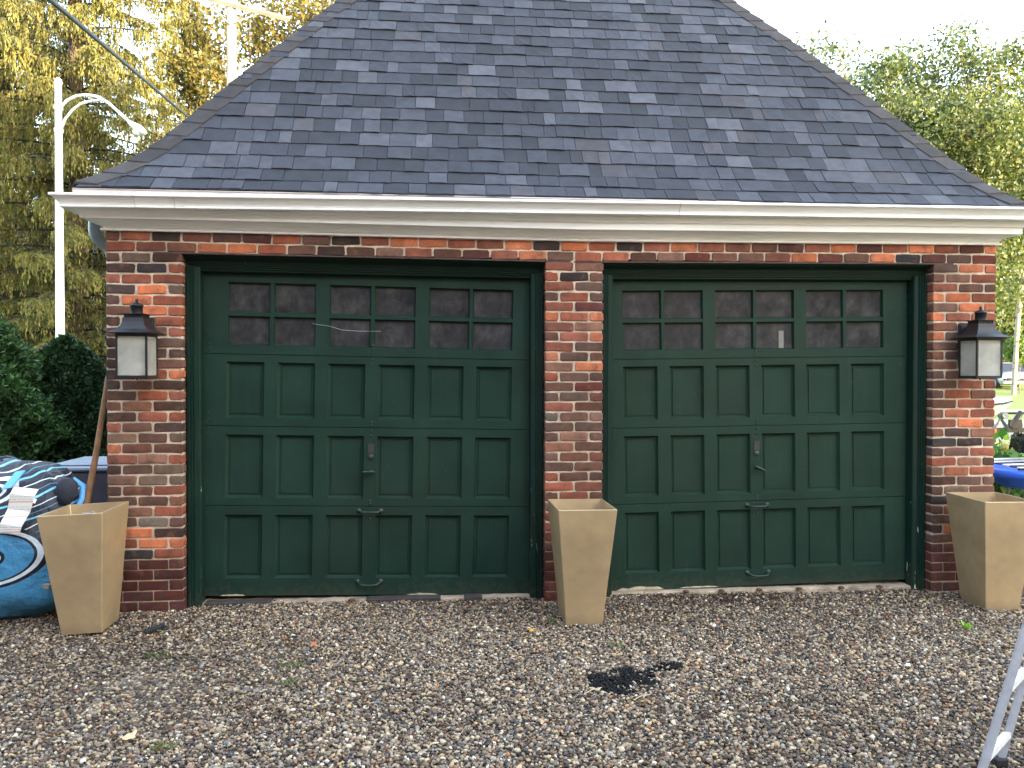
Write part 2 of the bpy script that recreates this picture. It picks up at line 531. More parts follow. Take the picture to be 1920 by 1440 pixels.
# loose gravel: every stone real, one mesh
def gravel():
    phi = (1 + 5 ** 0.5) / 2
    ico = np.array([(-1, phi, 0), (1, phi, 0), (-1, -phi, 0), (1, -phi, 0), (0, -1, phi), (0, 1, phi), (0, -1, -phi), (0, 1, -phi), (phi, 0, -1), (phi, 0, 1), (-phi, 0, -1), (-phi, 0, 1)], dtype=np.float32)
    ico /= np.linalg.norm(ico[0])
    icf = np.array([(0, 11, 5), (0, 5, 1), (0, 1, 7), (0, 7, 10), (0, 10, 11), (1, 5, 9), (5, 11, 4), (11, 10, 2), (10, 7, 6), (7, 1, 8), (3, 9, 4), (3, 4, 2), (3, 2, 6), (3, 6, 8), (3, 8, 9), (4, 9, 5), (2, 4, 11), (6, 2, 10), (8, 6, 7), (9, 8, 1)])
    # candidate sites on a jittered grid, kept to the part of the drive near the garage front
    st = 0.0138
    xs = np.arange(-2.3, 8.2, st); ys = np.arange(-2.95, 0.17, st)
    gx, gy = np.meshgrid(xs, ys); gx = gx.ravel(); gy = gy.ravel()
    gx = gx + rng.uniform(-.008, .008, gx.size); gy = gy + rng.uniform(-.008, .008, gy.size)
    inl, inr = -0.726 + (0.06 - gy) * 0.524 - 0.2, 6.59 - (-0.075 - gy) * 0.789 + 0.2
    keep = (gx > inl - 1.2) & (gx < inr + 1.25) & (gy > -2.62)
    # nothing inside the piers
    pier = (gy > 0.0) & ((gx < 0.496) & (gx > -0.02) | (gx > 2.99) & (gx < 3.41) | (gx > 5.904) & (gx < 6.42))
    keep &= ~pier
    inl, inr = inl[keep], inr[keep]
    gx, gy = gx[keep], gy[keep]
    n = gx.size
    s = rng.lognormal(math.log(0.0083), 0.29, n)
    s = np.clip(s, 0.0045, 0.018)
    sc = np.stack([s * rng.uniform(0.95, 1.45, n), s * rng.uniform(0.75, 1.05, n), s * rng.uniform(0.5, 0.8, n)], 1)
    ang = rng.uniform(0, 2 * np.pi, n); tx = rng.normal(0, 0.42, n); ty = rng.normal(0, 0.42, n)
    ca, sa = np.cos(ang), np.sin(ang); cx, sx = np.cos(tx), np.sin(tx); cy, sy = np.cos(ty), np.sin(ty)
    Rz = np.zeros((n, 3, 3)); Rz[:, 0, 0] = ca; Rz[:, 0, 1] = -sa; Rz[:, 1, 0] = sa; Rz[:, 1, 1] = ca; Rz[:, 2, 2] = 1
    Rx = np.zeros((n, 3, 3)); Rx[:, 0, 0] = 1; Rx[:, 1, 1] = cx; Rx[:, 1, 2] = -sx; Rx[:, 2, 1] = sx; Rx[:, 2, 2] = cx
    Ry = np.zeros((n, 3, 3)); Ry[:, 1, 1] = 1; Ry[:, 0, 0] = cy; Ry[:, 0, 2] = sy; Ry[:, 2, 0] = -sy; Ry[:, 2, 2] = cy
    RR = (Rz @ Rx @ Ry).astype(np.float32)
    gz = GZ - 0.012 + rng.uniform(0, 0.013, n) + 0.006 * np.sin(gx * 2.1) * np.cos(gy * 2.7) + 0.004 * np.sin(gx * 7 + gy * 5)
    gz = gz + np.where(gy > -0.12, 0.004, 0) + 0.010 * np.sin(gx * 0.9 + 0.4) * np.sin(gy * 1.7 + 0.3)
    # palette of a mixed river gravel
    pal = np.array([S(*c)[:3] for c in [(206, 196, 176), (182, 168, 146), (158, 142, 122), (134, 118, 102), (112, 100, 90), (92, 88, 86), (74, 74, 78), (60, 60, 64), (122, 120, 120), (150, 148, 146), (196, 172, 134), (160, 118, 92), (228, 222, 210), (104, 82, 68), (142, 132, 116), (52, 46, 44)]])
    wt = np.array([7, 10, 12, 12, 9, 7, 6, 3.5, 6, 6, 6, 3, 2.2, 5, 9, 2]); wt = wt / wt.sum()
    ci = rng.choice(len(pal), n, p=wt)
    col = pal[ci] * rng.uniform(0.8, 1.2, (n, 1))
    # brown grit drifts against the doors
    dd = np.exp(-((gy - 0.02) / 0.22) ** 2) * (0.5 + 0.5 * np.sin(gx * 3.1 + 0.7)) * (gx > 3.3)
    mk = rng.random(n) < 0.55 * dd
    col[mk] = np.array(S(78, 62, 52)[:3]) * rng.uniform(0.7, 1.2, (mk.sum(), 1))
    # broad drifts of lighter and dirtier stone
    low = 0.5 + 0.25 * np.sin(gx * 1.3 + 2.0 * np.sin(gy * 1.1)) + 0.25 * np.sin(gy * 2.3 + gx * 0.6 + 1.0)
    col = col * (0.84 + 0.26 * low)[:, None]
    dirt = rng.random(n) < 0.22 * (1 - low)
    col[dirt] = np.array(S(88, 74, 60)[:3]) * rng.uniform(0.7, 1.2, (dirt.sum(), 1))
    # spilt tar: the black patch in front of the right door
    ux = gx - 3.22; uy = gy + 1.45
    ca0, sa0 = math.cos(0.45), math.sin(0.45)
    u = (ux * ca0 + uy * sa0) / 0.22; v = (uy * ca0 - ux * sa0) / 0.15
    wob = 0.32 * np.sin(gx * 23 + gy * 11) + 0.25 * np.sin(gy * 37 - gx * 17) + rng.normal(0, 0.16, n)
    tx_, ty_ = gx - 3.46, gy + 1.285
    u3 = (tx_ * ca0 + ty_ * sa0) / 0.17; v3 = (ty_ * ca0 - tx_ * sa0) / 0.055
    tar = ((u * u + v * v + wob) < 0.95) | ((u3 * u3 + v3 * v3 + wob) < 0.9)
    col[tar] = np.array([0.0045, 0.0045, 0.005]) * rng.uniform(0.6, 1.5, (tar.sum(), 1))
    s_t = tar & (rng.random(n) < 0.06)
    col[s_t] = pal[0] * 0.7
    octv = np.array([(1, 0, 0), (-1, 0, 0), (0, 1, 0), (0, -1, 0), (0, 0, 1), (0, 0, -1)], dtype=np.float32)
    octf = np.array([(0, 2, 4), (2, 1, 4), (1, 3, 4), (3, 0, 4), (2, 0, 5), (1, 2, 5), (3, 1, 5), (0, 3, 5)])
    far_ = (gy > -1.05) | (gx < inl) | (gx > inr)
    Vs, Fs, Cs, off = [], [], [], 0
    for mk, tv, tf in ((~far_, ico, icf), (far_, octv * 1.12, octf)):
        k, q = int(mk.sum()), len(tv)
        V = tv[None, :, :] * (1 + rng.normal(0, 0.11, (k, q, 1)).astype(np.float32))
        V = V * sc[mk][:, None, :].astype(np.float32)
        V = np.einsum('nij,nkj->nki', RR[mk], V) + np.stack([gx, gy, gz], 1)[mk][:, None, :].astype(np.float32)
        Vs.append(V.reshape(-1, 3)); Fs.append((tf[None] + (np.arange(k) * q)[:, None, None]).reshape(-1, 3) + off)
        Cs.append(np.repeat(col[mk].astype(np.float32), q, 0)); off += k * q
    V = np.concatenate(Vs); F = np.concatenate(Fs); C = np.concatenate(Cs)
    t = NT('gravel_stone')
    pos = t.new('ShaderNodeNewGeometry').outputs['Position']
    base = t.mix(1.0, t.attr(), t.ramp(t.noise(pos, 160, 3), [(0.3, (0.70, 0.63, 0.54, 1)), (0.7, (0.98, 0.90, 0.79, 1))]), 'MULTIPLY')
    t.set(Base_Color=base, Roughness=0.75)
    t.b.inputs['Specular IOR Level'].default_value = 0.3
    me = np_mesh('gravel_stones', V, F, t.m, True, C)
    print('stones', n)
    return me
tag(link('gravel_stones', gravel()), 'loose mixed river gravel covering the drive before the garage', 'gravel', kind='stuff')

# ================================================================ GARAGE
W = 6.4
garage = tag(empty('garage', (0, 0, 0)), 'brick two-door garage with green panelled doors and dark hipped shingle roof', 'garage')
ZL, ZT, ZJ = 2.400, 2.545, 0.0215
HC = (ZL - ZJ) / 33
X1, X2, X3, X4 = 0.496, 2.991, 3.409, 5.904
def sag(x, z):                                             # the middle pier has settled
    return 0.024 * max(0.0, 1 - abs(x - 3.2) / 2.75) * min(1.05, max(0.0, z / 2.4))

PAL = {'O': (190, 114, 80), 'R': (144, 86, 67), 'B': (106, 76, 64), 'D': (74, 57, 51), 'P': (142, 102, 84), 'G': (116, 98, 84), 'K': (56, 51, 51), 'M': (92, 53, 47)}
def brick_mesh(w, h, d, seed, crisp=False):
    r = random.Random(seed)
    c = 0.004 if crisp else 0.008
    j = 0.0010 if crisp else 0.0030
    out = [(-w/2 + c, -h/2), (-w/6, -h/2), (w/6, -h/2), (w/2 - c, -h/2), (w/2, -h/2 + c), (w/2, h/2 - c), (w/2 - c, h/2), (w/6, h/2), (-w/6, h/2), (-w/2 + c, h/2), (-w/2, h/2 - c), (-w/2, -h/2 + c)]
    out = [(x + r.uniform(-j, j), z + r.uniform(-j, j)) for x, z in out]
    n = len(out)
    ins = 0.0022 if crisp else 0.0036
    vs = [(x * (1 - 2 * ins / w), r.uniform(-0.001, 0.0015), z * (1 - 2 * ins / h)) for x, z in out]
    vs += [(x, ins * 0.9 + r.uniform(0, 0.001), z) for x, z in out]
    vs += [(x, d, z) for x, z in out]
    vs.append((0, -0.0012, 0))
    fs, m = [], MB()
    for k in range(n):
        k2 = (k + 1) % n
        fs += [(3 * n, k, k2), (k, k + n, k2 + n, k2), (k + n, k + 2 * n, k2 + 2 * n, k2 + n)]
    m.add(vs, fs, True)
    me = m.mesh('brick', MAT['brick'])
    try: me.set_sharp_from_angle(angle=R(28))
    except Exception: pass
    return me
bcache = {}
def get_brick(kind, crisp, var):
    k = (kind, crisp, var)
    if k not in bcache:
        w = 0.184 if kind == 'f' else 0.085
        bcache[k] = brick_mesh(w, 0.054 if not crisp else 0.062, 0.098, hash(k) % 9999, crisp)
    return bcache[k]

bricks = []                                                # (x centre, z centre, w, h, colour, crisp, visible weight)
def course(xa, xb, pattern, cols, zc, h, jx, crisp, hidden=lambda a, b: False):
    unit = (xb - xa + jx) / sum(pattern)
    x = xa
    for p, cch in zip(pattern, cols):
        w = unit * p - jx
        dw = 0 if crisp else random.uniform(-0.003, 0.003)
        bricks.append((x + w / 2, zc, w + dw, h, cch, crisp, 0 if hidden(x, x + w) else w))
        x += w + jx
L_ROWS = ['BGD', 'DKR', 'RRR', 'DOG', 'BOR', 'BOR', 'DBR', 'BBR', 'DBB', 'DBD', 'DBB', 'DRO', 'DBD', 'BRR', 'BPD', 'DRR', 'RBD', 'GBG', 'OBB', 'RPR', 'DBG', 'PGG', 'DBR', 'BBP', 'BPR', 'BGB', 'ROD', 'ROO', 'BKR']
M_ROWS = ['RB', 'RKB', 'RB', 'BRB', 'RM', 'ORO', 'RP', 'BRO', 'RB', 'OBB', 'PO', 'RBB', 'BM', 'BGR', 'RB', 'GBP', 'BB', 'BPB', 'PB', 'PBR', 'BB', 'RBB', 'RR', 'BRB', 'BD', 'RBB', 'RB', 'RRB', 'BR']
R_ROWS = ['BOR', 'BPR', 'RBB', 'OOR', 'POO', 'ORR', 'BRR', 'OBR', 'BBR', 'BBB', 'BBB', 'BBB', 'BRR', 'BRB', 'BRR', 'BRR', 'ROB', 'BDP', 'KKB', 'BBR', 'RPD', 'GOR', 'DBB', 'BGB', 'DBB', 'BOB', 'BDB', 'DOB', 'BBB']
for k in range(34):
    zc = ZL - (k + 0.5) * HC
    crisp = k >= 28 and k != 28
    low = k >= 29
    h = 0.0590 if not low else 0.0635
    jx = 0.0135 if not low else 0.008
    row = lambda rows: rows[k] if k < len(rows) else 'MMM'
    zpx = zc
    pa = [1, 1, .5] if k % 2 else [.5, 1, 1]
    course(0, X1, pa, row(L_ROWS), zc, h, jx, low, lambda a, b: zc < 0.66 and b < 0.13 + 0.05 * (0.66 - zc))
    pm = [.5, 1, .5] if k % 2 else [1, 1]
    course(X2, X3, pm, row(M_ROWS), zc, h, jx, low, lambda a, b: zc < 0.66 and a > 2.98 + 0.06)
    pr = [.5, 1, 1] if k % 2 else [1, 1, .5]
    course(X4, W, pr, row(R_ROWS), zc, h, jx, low, lambda a, b: zc < 0.66 and a > 6.03)
LOW = 'RRBOORBDDPRBMROBRRDPMBBROMBOKMBMR'
UPP = 'BRKRBMRBKROORROKORKRORRBMROMRORMORO'
course(0, W, [1] * 32, LOW, ZL + HC * 0.5, 0.0600, 0.0120, False)
course(0, W, [.5] + [1] * 31 + [.5], UPP, ZL + HC * 1.5, 0.0590, 0.0120, False)
order = sorted(range(len(bricks)), key=lambda i: -bricks[i][6])
single = set(order[:300])
wall = MB()
for xa, xb in ((0, X1), (X2, X3), (X4, W)):
    wall.box(xa + 0.007, xb - 0.007, 0.0075, 0.235, -0.16, ZL - 0.001)
wall.box(0.007, W - 0.007, 0.0075, 0.235, ZL, ZT + 0.08)
front_wall = wall.build('front_wall', MAT['mortar'], garage)
JV, JF, JC = [], [], []
for i, (x, z, w, h, cch, crisp, wt) in enumerate(bricks):
    kind = 'f' if w > 0.13 else 'h'
    me = get_brick(kind, crisp, random.randrange(5))
    s0 = 0.184 if kind == 'f' else 0.085
    h0 = 0.062 if crisp else 0.054
    base = PAL[cch]
    f = random.uniform(0.86, 1.13)
    sh = random.uniform(-8, 8)
    rgb = S(*(min(255, max(20, c * f + s)) for c, s in zip(base, (sh, 0, -sh * 0.5))))
    loc = (x, random.uniform(-0.003, 0.003) if not crisp else 0.0, z - sag(x, z) + random.uniform(-0.0015, 0.0015))
    rot = (0, R(random.uniform(-0.7, 0.7)) if not crisp else 0, 0)
    sc = (w / s0 * random.choice((1, 1)), 1, h / h0 * random.uniform(0.97, 1.03))
    if i in single:
        o = link('brick', me, front_wall, loc, rot, sc)
        o.color = rgb
    else:
        b = len(JV)
        for v in me.vertices:
            JV.append((v.co.x * sc[0] + loc[0], v.co.y + loc[1], v.co.z * sc[2] + loc[2])); JC.append(rgb[:3])
        for p in me.polygons: JF.append([q + b for q in p.vertices])
me = bpy.data.meshes.new('joined_bricks'); me.from_pydata(JV, [], JF); me.update()
a = me.color_attributes.new('Col', 'FLOAT_COLOR', 'POINT')
a.data.foreach_set('color', np.concatenate([np.array(JC), np.ones((len(JC), 1))], 1).astype(np.float32).ravel())
me.materials.append(MAT['brick_attr'])
tag(link('joined_bricks', me, front_wall), kind='stuff')

# side and back walls
sw = MB()
sw.box(0.004, 0.235, 0.236, 6.36, -0.16, ZT + 0.08)
sw.box(W - 0.235, W - 0.004, 0.236, 6.36, -0.16, ZT + 0.08)
sw.box(0.236, W - 0.236, 6.12, 6.36, -0.16, ZT + 0.08)
sw.build('rear_walls', MAT['brick_far'], garage)
MB().box(0.236, W - 0.236, 0.55, 6.1, -0.2, -0.06).build('floor_slab', MAT['concrete'], garage)

# steel lintels, just showing under the second course
def lintel(xa, xb):
    m = MB()
    prof = [(-0.001, -0.006), (-0.001, 0.004), (0.09, 0.004), (0.09, -0.006)]
    m.sweep(prof, [(x, 0, 0, 1, ZL - sag(x, ZL)) for x in (xa, (xa + xb) / 2, xb)])
    m.build('lintel', MAT['steel_lintel'], garage)
lintel(0.31, 3.17); lintel(3.20, 6.06)

# ---- door casings
def casing(xa, xb):
    zz = lambda x: ZL - sag(x, ZL) - 0.007
    prof = [(0.045, 0), (0.032, -0.003), (0.032, -0.010), (0.052, -0.018), (0.090, -0.034), (0.096, -0.060), (0.104, -0.063), (0.104, -0.071), (0.116, -0.074), (0.116, -0.084), (0.128, -0.088), (0.128, -0.098), (0.178, -0.113), (0.178, 0)]
    m = MB().sweep(prof, [(x, 0, 0, 1, zz(x)) for x in (xa + 0.003, (xa + xb) / 2, xb - 0.003)])
    head = m.build('door_casing', MAT['green_trim'], garage)
    for s, xe in ((1, xa), (-1, xb)):
        poly = [(0.003, 0.178), (0.003, 0.076), (0.010, 0.068), (0.024, 0.066), (0.027, 0.077), (0.040, 0.074), (0.043, 0.084), (0.056, 0.080), (0.060, 0.092), (0.070, 0.094), (0.086, 0.096), (0.092, 0.104), (0.094, 0.178)]
        m = MB()
        n = len(poly); zt = zz(xe) - 0.075
        vs = [(xe + s * u, y, -0.10) for u, y in poly] + [(xe + s * u, y, zt) for u, y in poly]
        m.add(vs, [(k, (k + 1) % n, (k + 1) % n + n, k + n) for k in range(n)] + [tuple(range(n)), tuple(range(2 * n - 1, n - 1, -1))])
        m.build('jamb', MAT['green_trim'], head)
casing(X1, X2); casing(X3, X4)

# ---- doors : local x across, local z up from the bottom edge, face at y = 0
PW, PP, PX0 = 0.262, 0.3535, -1.0148                      # panel width, pitch, first left edge
rows = [(0.123, 0.577), (0.6975, 1.147), (1.2675, 1.664)]
seams = [0.642, 1.208, 1.718]
DH, DW = 2.38, 1.205
def panel_mesh(w, h):
    m = MB()
    rings = [(0, 0.005), (0.017, 0.029), (0.030, 0.030), (0.0325, 0.024)]
    vs = []
    for i, y in rings:
        vs += [(-w/2 + i, y, -h/2 + i), (w/2 - i, y, -h/2 + i), (w/2 - i, y, h/2 - i), (-w/2 + i, y, h/2 - i)]
    fs = []
    for r in range(3):
        for k in range(4):
            a = r * 4 + k; b = r * 4 + (k + 1) % 4
            fs.append((a, b, b + 4, a + 4))
    fs.append((12, 13, 14, 15))
    m.add(vs, fs)
    m.add([(-w/2, 0.040, -h/2), (w/2, 0.040, -h/2), (w/2, 0.040, h/2), (-w/2, 0.040, h/2)], [(3, 2, 1, 0)])
    return m.mesh('panel', MAT['green'])
pmesh = [panel_mesh(PW + 0.006, b - a + 0.006) for a, b in rows]
panes_x = []
for g in range(3):
    for k in range(2):
        x0 = -1.013 + g * 0.707 + k * 0.3175
        panes_x.append((x0, x0 + 0.2945))
panes_z = [(1.783, 1.989), (2.015, 2.227)]
def pane_mesh(w, h):
    m = MB().box(-w/2 - .003, w/2 + .003, 0.028, 0.032, -h/2 - .003, h/2 + .003)
    return m.mesh('pane', MAT['dusty_glass'])
pane_me = [pane_mesh(0.2945, b - a) for a, b in panes_z]
def door_frame_mesh():
    m = MB(); T = 0.042
    zs = [0.0, seams[0], seams[1], seams[2], DH]
    for si in range(4):
        z0 = zs[si] + (0.0022 if si else 0); z1 = zs[si + 1] - (0.0022 if si < 3 else 0)
        if si < 3:
            a, b = rows[si]
            m.box(-DW, DW, 0, T, z0, a); m.box(-DW, DW, 0, T, b, z1)
            xs = [-DW] + sum([[PX0 + i * PP, PX0 + i * PP + PW] for i in range(6)], []) + [DW]
            for i in range(0, len(xs), 2): m.box(xs[i], xs[i + 1], 0, T, a, b)
        else:
            a, b = panes_z[0][0], panes_z[1][1]
            m.box(-DW, DW, 0, T, z0, a); m.box(-DW, DW, 0, T, b, z1)
            xs = [-DW]
            for g in range(3): xs += [panes_x[2 * g][0], panes_x[2 * g + 1][1]]
            xs.append(DW)
            for i in range(0, len(xs), 2): m.box(xs[i], xs[i + 1], 0, T, a, b)
            for g in range(3):
                l, r = panes_x[2 * g], panes_x[2 * g + 1]
                for (za, zb) in panes_z: m.box(l[1], r[0], 0.003, 0.03, za, zb)
                m.box(l[0], r[1], 0.003, 0.03, panes_z[0][1], panes_z[1][0])
            for (xa, xb) in panes_x:                        # sloped putty round every pane
                for (za, zb) in panes_z:
                    o = [(xa, 0.006, za), (xb, 0.006, za), (xb, 0.006, zb), (xa, 0.006, zb)]
                    q = [(xa + .009, 0.0275, za + .009), (xb - .009, 0.0275, za + .009), (xb - .009, 0.0275, zb - .009), (xa + .009, 0.0275, zb - .009)]
                    m.add(o + q, [(k, (k + 1) % 4, (k + 1) % 4 + 4, k + 4) for k in range(4)])
        if si < 3:
            m.box(-DW + .01, DW - .01, 0.02, T - 0.002, z1 - 0.002, z1 + 0.0065)   # tongue behind the seam
    return m.mesh('garage_door', MAT['green'])
door_me = door_frame_mesh()
bolt_me = MB().lathe([(0.0095, 0.002), (0.0085, -0.003), (0.004, -0.0065)], n=8, axis='y').mesh('bolt', MAT['hardware'])
def pull_handle(width, drop):
    m = MB()
    for s in (-1, 1): m.lathe([(0.020, 0.001), (0.020, -0.004), (0.008, -0.010)], (s * width / 2, 0, 0), 10, axis='y')
    p = []
    for i in range(13):
        a = -1 + i / 6
        p.append((a * width / 2, -0.006 - 0.042 * (1 - abs(a) ** 5), -drop * (1 - abs(a) ** 4)))
    m.tube(p, [0.008] * 13, 8)
    return m.mesh('pull_handle', MAT['hardware'])
def make_door(cx, ang, lock_rot):
    d = link('garage_door', door_me, garage, (cx, 0.1802, -0.020), (0, ang, 0))
    for ri, (a, b) in enumerate(rows):
        for i in range(6): link('panel', pmesh[ri], d, (PX0 + i * PP + PW / 2, 0, (a + b) / 2))
    for zi, (a, b) in enumerate(panes_z):
        for (xa, xb) in panes_x: link('pane', pane_me[zi], d, ((xa + xb) / 2, 0, (a + b) / 2))
    link('pull_handle', pull_handle(0.155, 0.003), d, (0.005, 0, 0.607))
    link('pull_handle', pull_handle(0.165, 0.018), d, (0.008, 0, 0.098))
    MB().lathe([(0.022, 0.001), (0.022, -0.004), (0.015, -0.007), (0.013, -0.006), (0.011, -0.010), (0.004, -0.010)], n=16, axis='y').build('lock_cylinder', MAT['hardware'], d, loc=(0.004, 0, 0.999))
    m = MB().lathe([(0.013, 0.001), (0.011, -0.03), (0.010, -0.04)], n=10, axis='y')
    m.tube([(-0.055, -0.040, 0), (-0.02, -0.042, 0.0), (0.02, -0.042, 0.002), (0.028, -0.040, 0.003)], [0.008, 0.010, 0.011, 0.008], 8)
    m.build('latch_handle', MAT['hardware'], d, loc=(0.006, 0, 0.893), rot=(0, lock_rot, 0))
    MB().box(-0.022, 0.022, -0.003, 0.002, -0.034, 0.034).build('lock_plate', MAT['plate'], d, loc=(0.006, 0, 1.058))
    for z in (1.80, 1.775, 1.74, 1.70, 1.66, 1.25, 1.225, 1.185, 1.15, 0.68, 0.66, 0.55):
        link('bolt', bolt_me, d, (0.004 + random.uniform(-.002, .002), 0, z))
    for z in (1.84, 1.79, 1.76, 1.72, 1.30, 1.26, 1.2, 1.16, 0.7, 0.59):
        link('bolt', bolt_me, d, (-1.135 + random.uniform(-.004, .004), 0, z), scale=(.6, .6, .6))
    return d
MAT['plate'] = plain('brown_lock_plate', S(48, 44, 42), 0.7, 0.3, 30)
door_l = make_door(1.7275, 0.0185, 0.0)
door_r = make_door(4.6335, -0.0140, -2.65)
# pale strip painted as the light slit seen through a right door pane
MB().box(-0.019, 0.019, 0.0255, 0.0275, -0.068, 0.068).build('painted_light_slit', plain('light_slit_paint', S(122, 118, 110), 0.8, 0.08), door_r, loc=(0.215, 0, 1.853))
# a strand of cobweb across the left door's windows
MB().tube([(-0.42, -0.006, 1.945), (-0.30, -0.010, 1.930), (-0.21, -0.014, 1.905), (-0.10, -0.012, 1.900), (0.06, -0.006, 1.903)], 0.0009, 4).build('cobweb', plain('cobweb_silk', S(200, 205, 200), 0.8, 0.1), door_l)
# splintered bare wood along the bottom edge
for dr, xa, xb in ((door_r, -1.08, -0.72), (door_r, -0.60, -0.30), (door_l, -1.04, -0.86), (door_l, 0.28, 0.5)):
    m = MB(); n = 9; vs = []
    for i in range(n):
        x = xa + (xb - xa) * i / (n - 1)
        vs += [(x, -0.0012, -0.001), (x, -0.0012, (0.012 + random.uniform(0, .016)) * (1 if dr is door_r and xa < -1 else 0.5) * (math.sin(PI * i / (n - 1)) ** 0.4 + 0.02))]
    m.add(vs, [(2 * i, 2 * i + 2, 2 * i + 3, 2 * i + 1) for i in range(n - 1)])
    m.build('bare_wood_edge', MAT['bare'] if 'bare' in MAT else MAT.setdefault('bare', plain('bare_wood', S(176, 166, 140), 0.9, 0.3, 30)), dr)

# ---- sills under the doors
def sill(xa, xb, boards, lumps):
    m = MB(); n = 26; V, F = [], []
    for i in range(n + 1):
        x = xa + (xb - xa) * i / n
        fy = 0.112 + random.uniform(-0.012, 0.012); z = -0.037 + random.uniform(-0.004, 0.004)
        V += [(x, fy, -0.12), (x, fy + 0.004, z - 0.006), (x, fy + 0.02, z), (x, 0.55, -0.033)]
    for i in range(n):
        for k in range(3): F.append((4 * i + k, 4 * i + 4 + k, 4 * i + 5 + k, 4 * i + 1 + k))
    m.add(V, F, False)
    s = m.build('door_sill', MAT['concrete'], garage)
    for (a, b) in boards: MB().bbox(a, b, 0.100, 0.19, -0.085, -0.030, 0.004).build('tar_board', MAT['asphalt_strip'], s)
    for x in lumps:
        mm = MB().lathe([(0.008, -0.008), (0.026, -0.004), (0.022, 0.004), (0.008, 0.010)], (x, 0.105, -0.032), 7)
        mm.build('dirt_clod', MAT['clod'], s)
MAT['clod'] = plain('brown_clod', S(84, 60, 50), 0.95, 0.4, 40, 0.6, 120)
sill(0.585, 2.905, [(0.60, 1.06), (1.72, 2.25), (2.42, 2.55)], [1.62])
sill(3.495, 5.815, [], [4.06, 4.33, 4.62, 4.93, 5.26, 5.56])

# ---- cornice and gutter
cs = lambda x: -0.022 * max(0, 1 - abs(x - 3.2) / 3.0)
def stations(dz):
    return [(0, 6.36, -1, 0, dz(0)), (0, 0, -1, -1, dz(0))] + [(x, 0, 0, -1, dz(x)) for x in (0.8, 1.6, 2.4, 3.2, 4.0, 4.8, 5.6)] + [(W, 0, 1, -1, dz(W)), (W, 6.36, 1, 0, dz(W))]
prof = [(-0.006, 2.540), (0.022, 2.540), (0.025, 2.543), (0.025, 2.551), (0.021, 2.555), (0.012, 2.557), (0.013, 2.566), (0.020, 2.577), (0.032, 2.587), (0.048, 2.594), (0.066, 2.598), (0.070, 2.603), (0.112, 2.604), (0.116, 2.608), (0.116, 2.648), (0.119, 2.652), (0.128, 2.656), (0.128, 2.81), (-0.006, 2.81)]
MB().sweep(prof, stations(cs)).build('cornice', MAT['white'], garage)
gs = lambda x: 0.041 * x / 6.4
g_out = [(0.131, 2.76), (0.131, 2.656), (0.200, 2.653), (0.2065, 2.657), (0.2065, 2.667), (0.203, 2.670), (0.208, 2.684), (0.222, 2.702), (0.234, 2.714), (0.236, 2.719), (0.247, 2.720), (0.250, 2.724), (0.250, 2.735), (0.246, 2.738), (0.237, 2.738), (0.234, 2.733), (0.226, 2.712), (0.205, 2.69), (0.198, 2.661), (0.136, 2.664), (0.136, 2.76)]
gut = MB().sweep(g_out, stations(gs), smooth=False).build('gutter', MAT['white'], garage)
for x in (0.27, 0.52, 3.9):                                # joints of the gutter lengths
    MB().sweep([(o * 1.008 + 0.0006, z) for o, z in g_out[2:13]] + [(0.2, 2.70)], [(x - 0.002, 0, 0, -1, gs(x)), (x + 0.002, 0, 0, -1, gs(x))]).build('gutter_joint', MAT['joint'] if 'joint' in MAT else MAT.setdefault('joint', plain('gutter_sealant', S(196, 193, 186), 0.7)), gut)
# drip board above the gutter
MB().sweep([(0.1285, 2.765), (0.145, 2.765), (0.147, 2.790), (0.1285, 2.790)], stations(lambda x: 0.010 * x / 6.4)).build('drip_board', MAT['pinkish'] if 'pinkish' in MAT else MAT.setdefault('pinkish', plain('faded_board', S(214, 200, 190), 0.7, 0.12, 4)), garage)

# ---- downspout elbow on the left side
m = MB().tube([(-0.165, 0.24, 2.66), (-0.168, 0.24, 2.585), (-0.158, 0.24, 2.545), (-0.13, 0.245, 2.505), (-0.09, 0.25, 2.475), (-0.06, 0.25, 2.44), (-0.05, 0.25, 2.38), (-0.05, 0.25, 0.1)], [0.042, 0.042, 0.043, 0.043, 0.043, 0.043, 0.042, 0.042], 14)
for c0 in ((-0.166, 0.24, 2.575), (-0.148, 0.2425, 2.528), (-0.11, 0.2475, 2.49)):
    pass
m.build('downspout', MAT['galv'], garage)

# ---- roof
TT = [-0.150, 0.0, 0.1, 0.33, 0.6, 0.85, 1.25, 1.41, 3.22]
ZZ = [2.795, 2.925, 3.03, 3.345, 3.735, 4.09, 4.64, 4.845, 7.36]
fine_t = np.linspace(-0.15, 3.2, 400)
kern = np.ones(15) / 15
zf = np.interp(fine_t, TT, ZZ)
zs_ = np.convolve(np.pad(zf, 7, mode='edge'), kern, 'valid'); zs_[:8] = zf[:8]; zs_[-8:] = zf[-8:]
arc = np.concatenate([[0], np.cumsum(np.hypot(np.diff(fine_t), np.diff(zs_)))])
def prof_s(s): return float(np.interp(s, arc, fine_t)), float(np.interp(s, arc, zs_))
hipL = lambda y: y + 0.045 * min(1.0, max(0.0, (y + 0.15) / 0.3))
hipR = lambda y: 6.45 - y - 0.05 * max(0.0, 1 - (y + 0.15) / 0.3)
dk = MB()
ys = np.concatenate([np.linspace(-0.15, 0.6, 10), np.linspace(0.8, 3.2, 8)])
fl, fr = [], []
for y in ys:
    z = float(np.interp(y, fine_t, zs_)) - 0.012
    fl.append((hipL(y), y, z)); fr.append((hipR(y), y, z))
n = len(ys)
dk.add(fl + fr, [(i, i + n, i + n + 1, i + 1) for i in range(n - 1)])
bl = [(x, 6.4 - y, z) for (x, y, z) in fl]; brr = [(x, 6.4 - y, z) for (x, y, z) in fr]
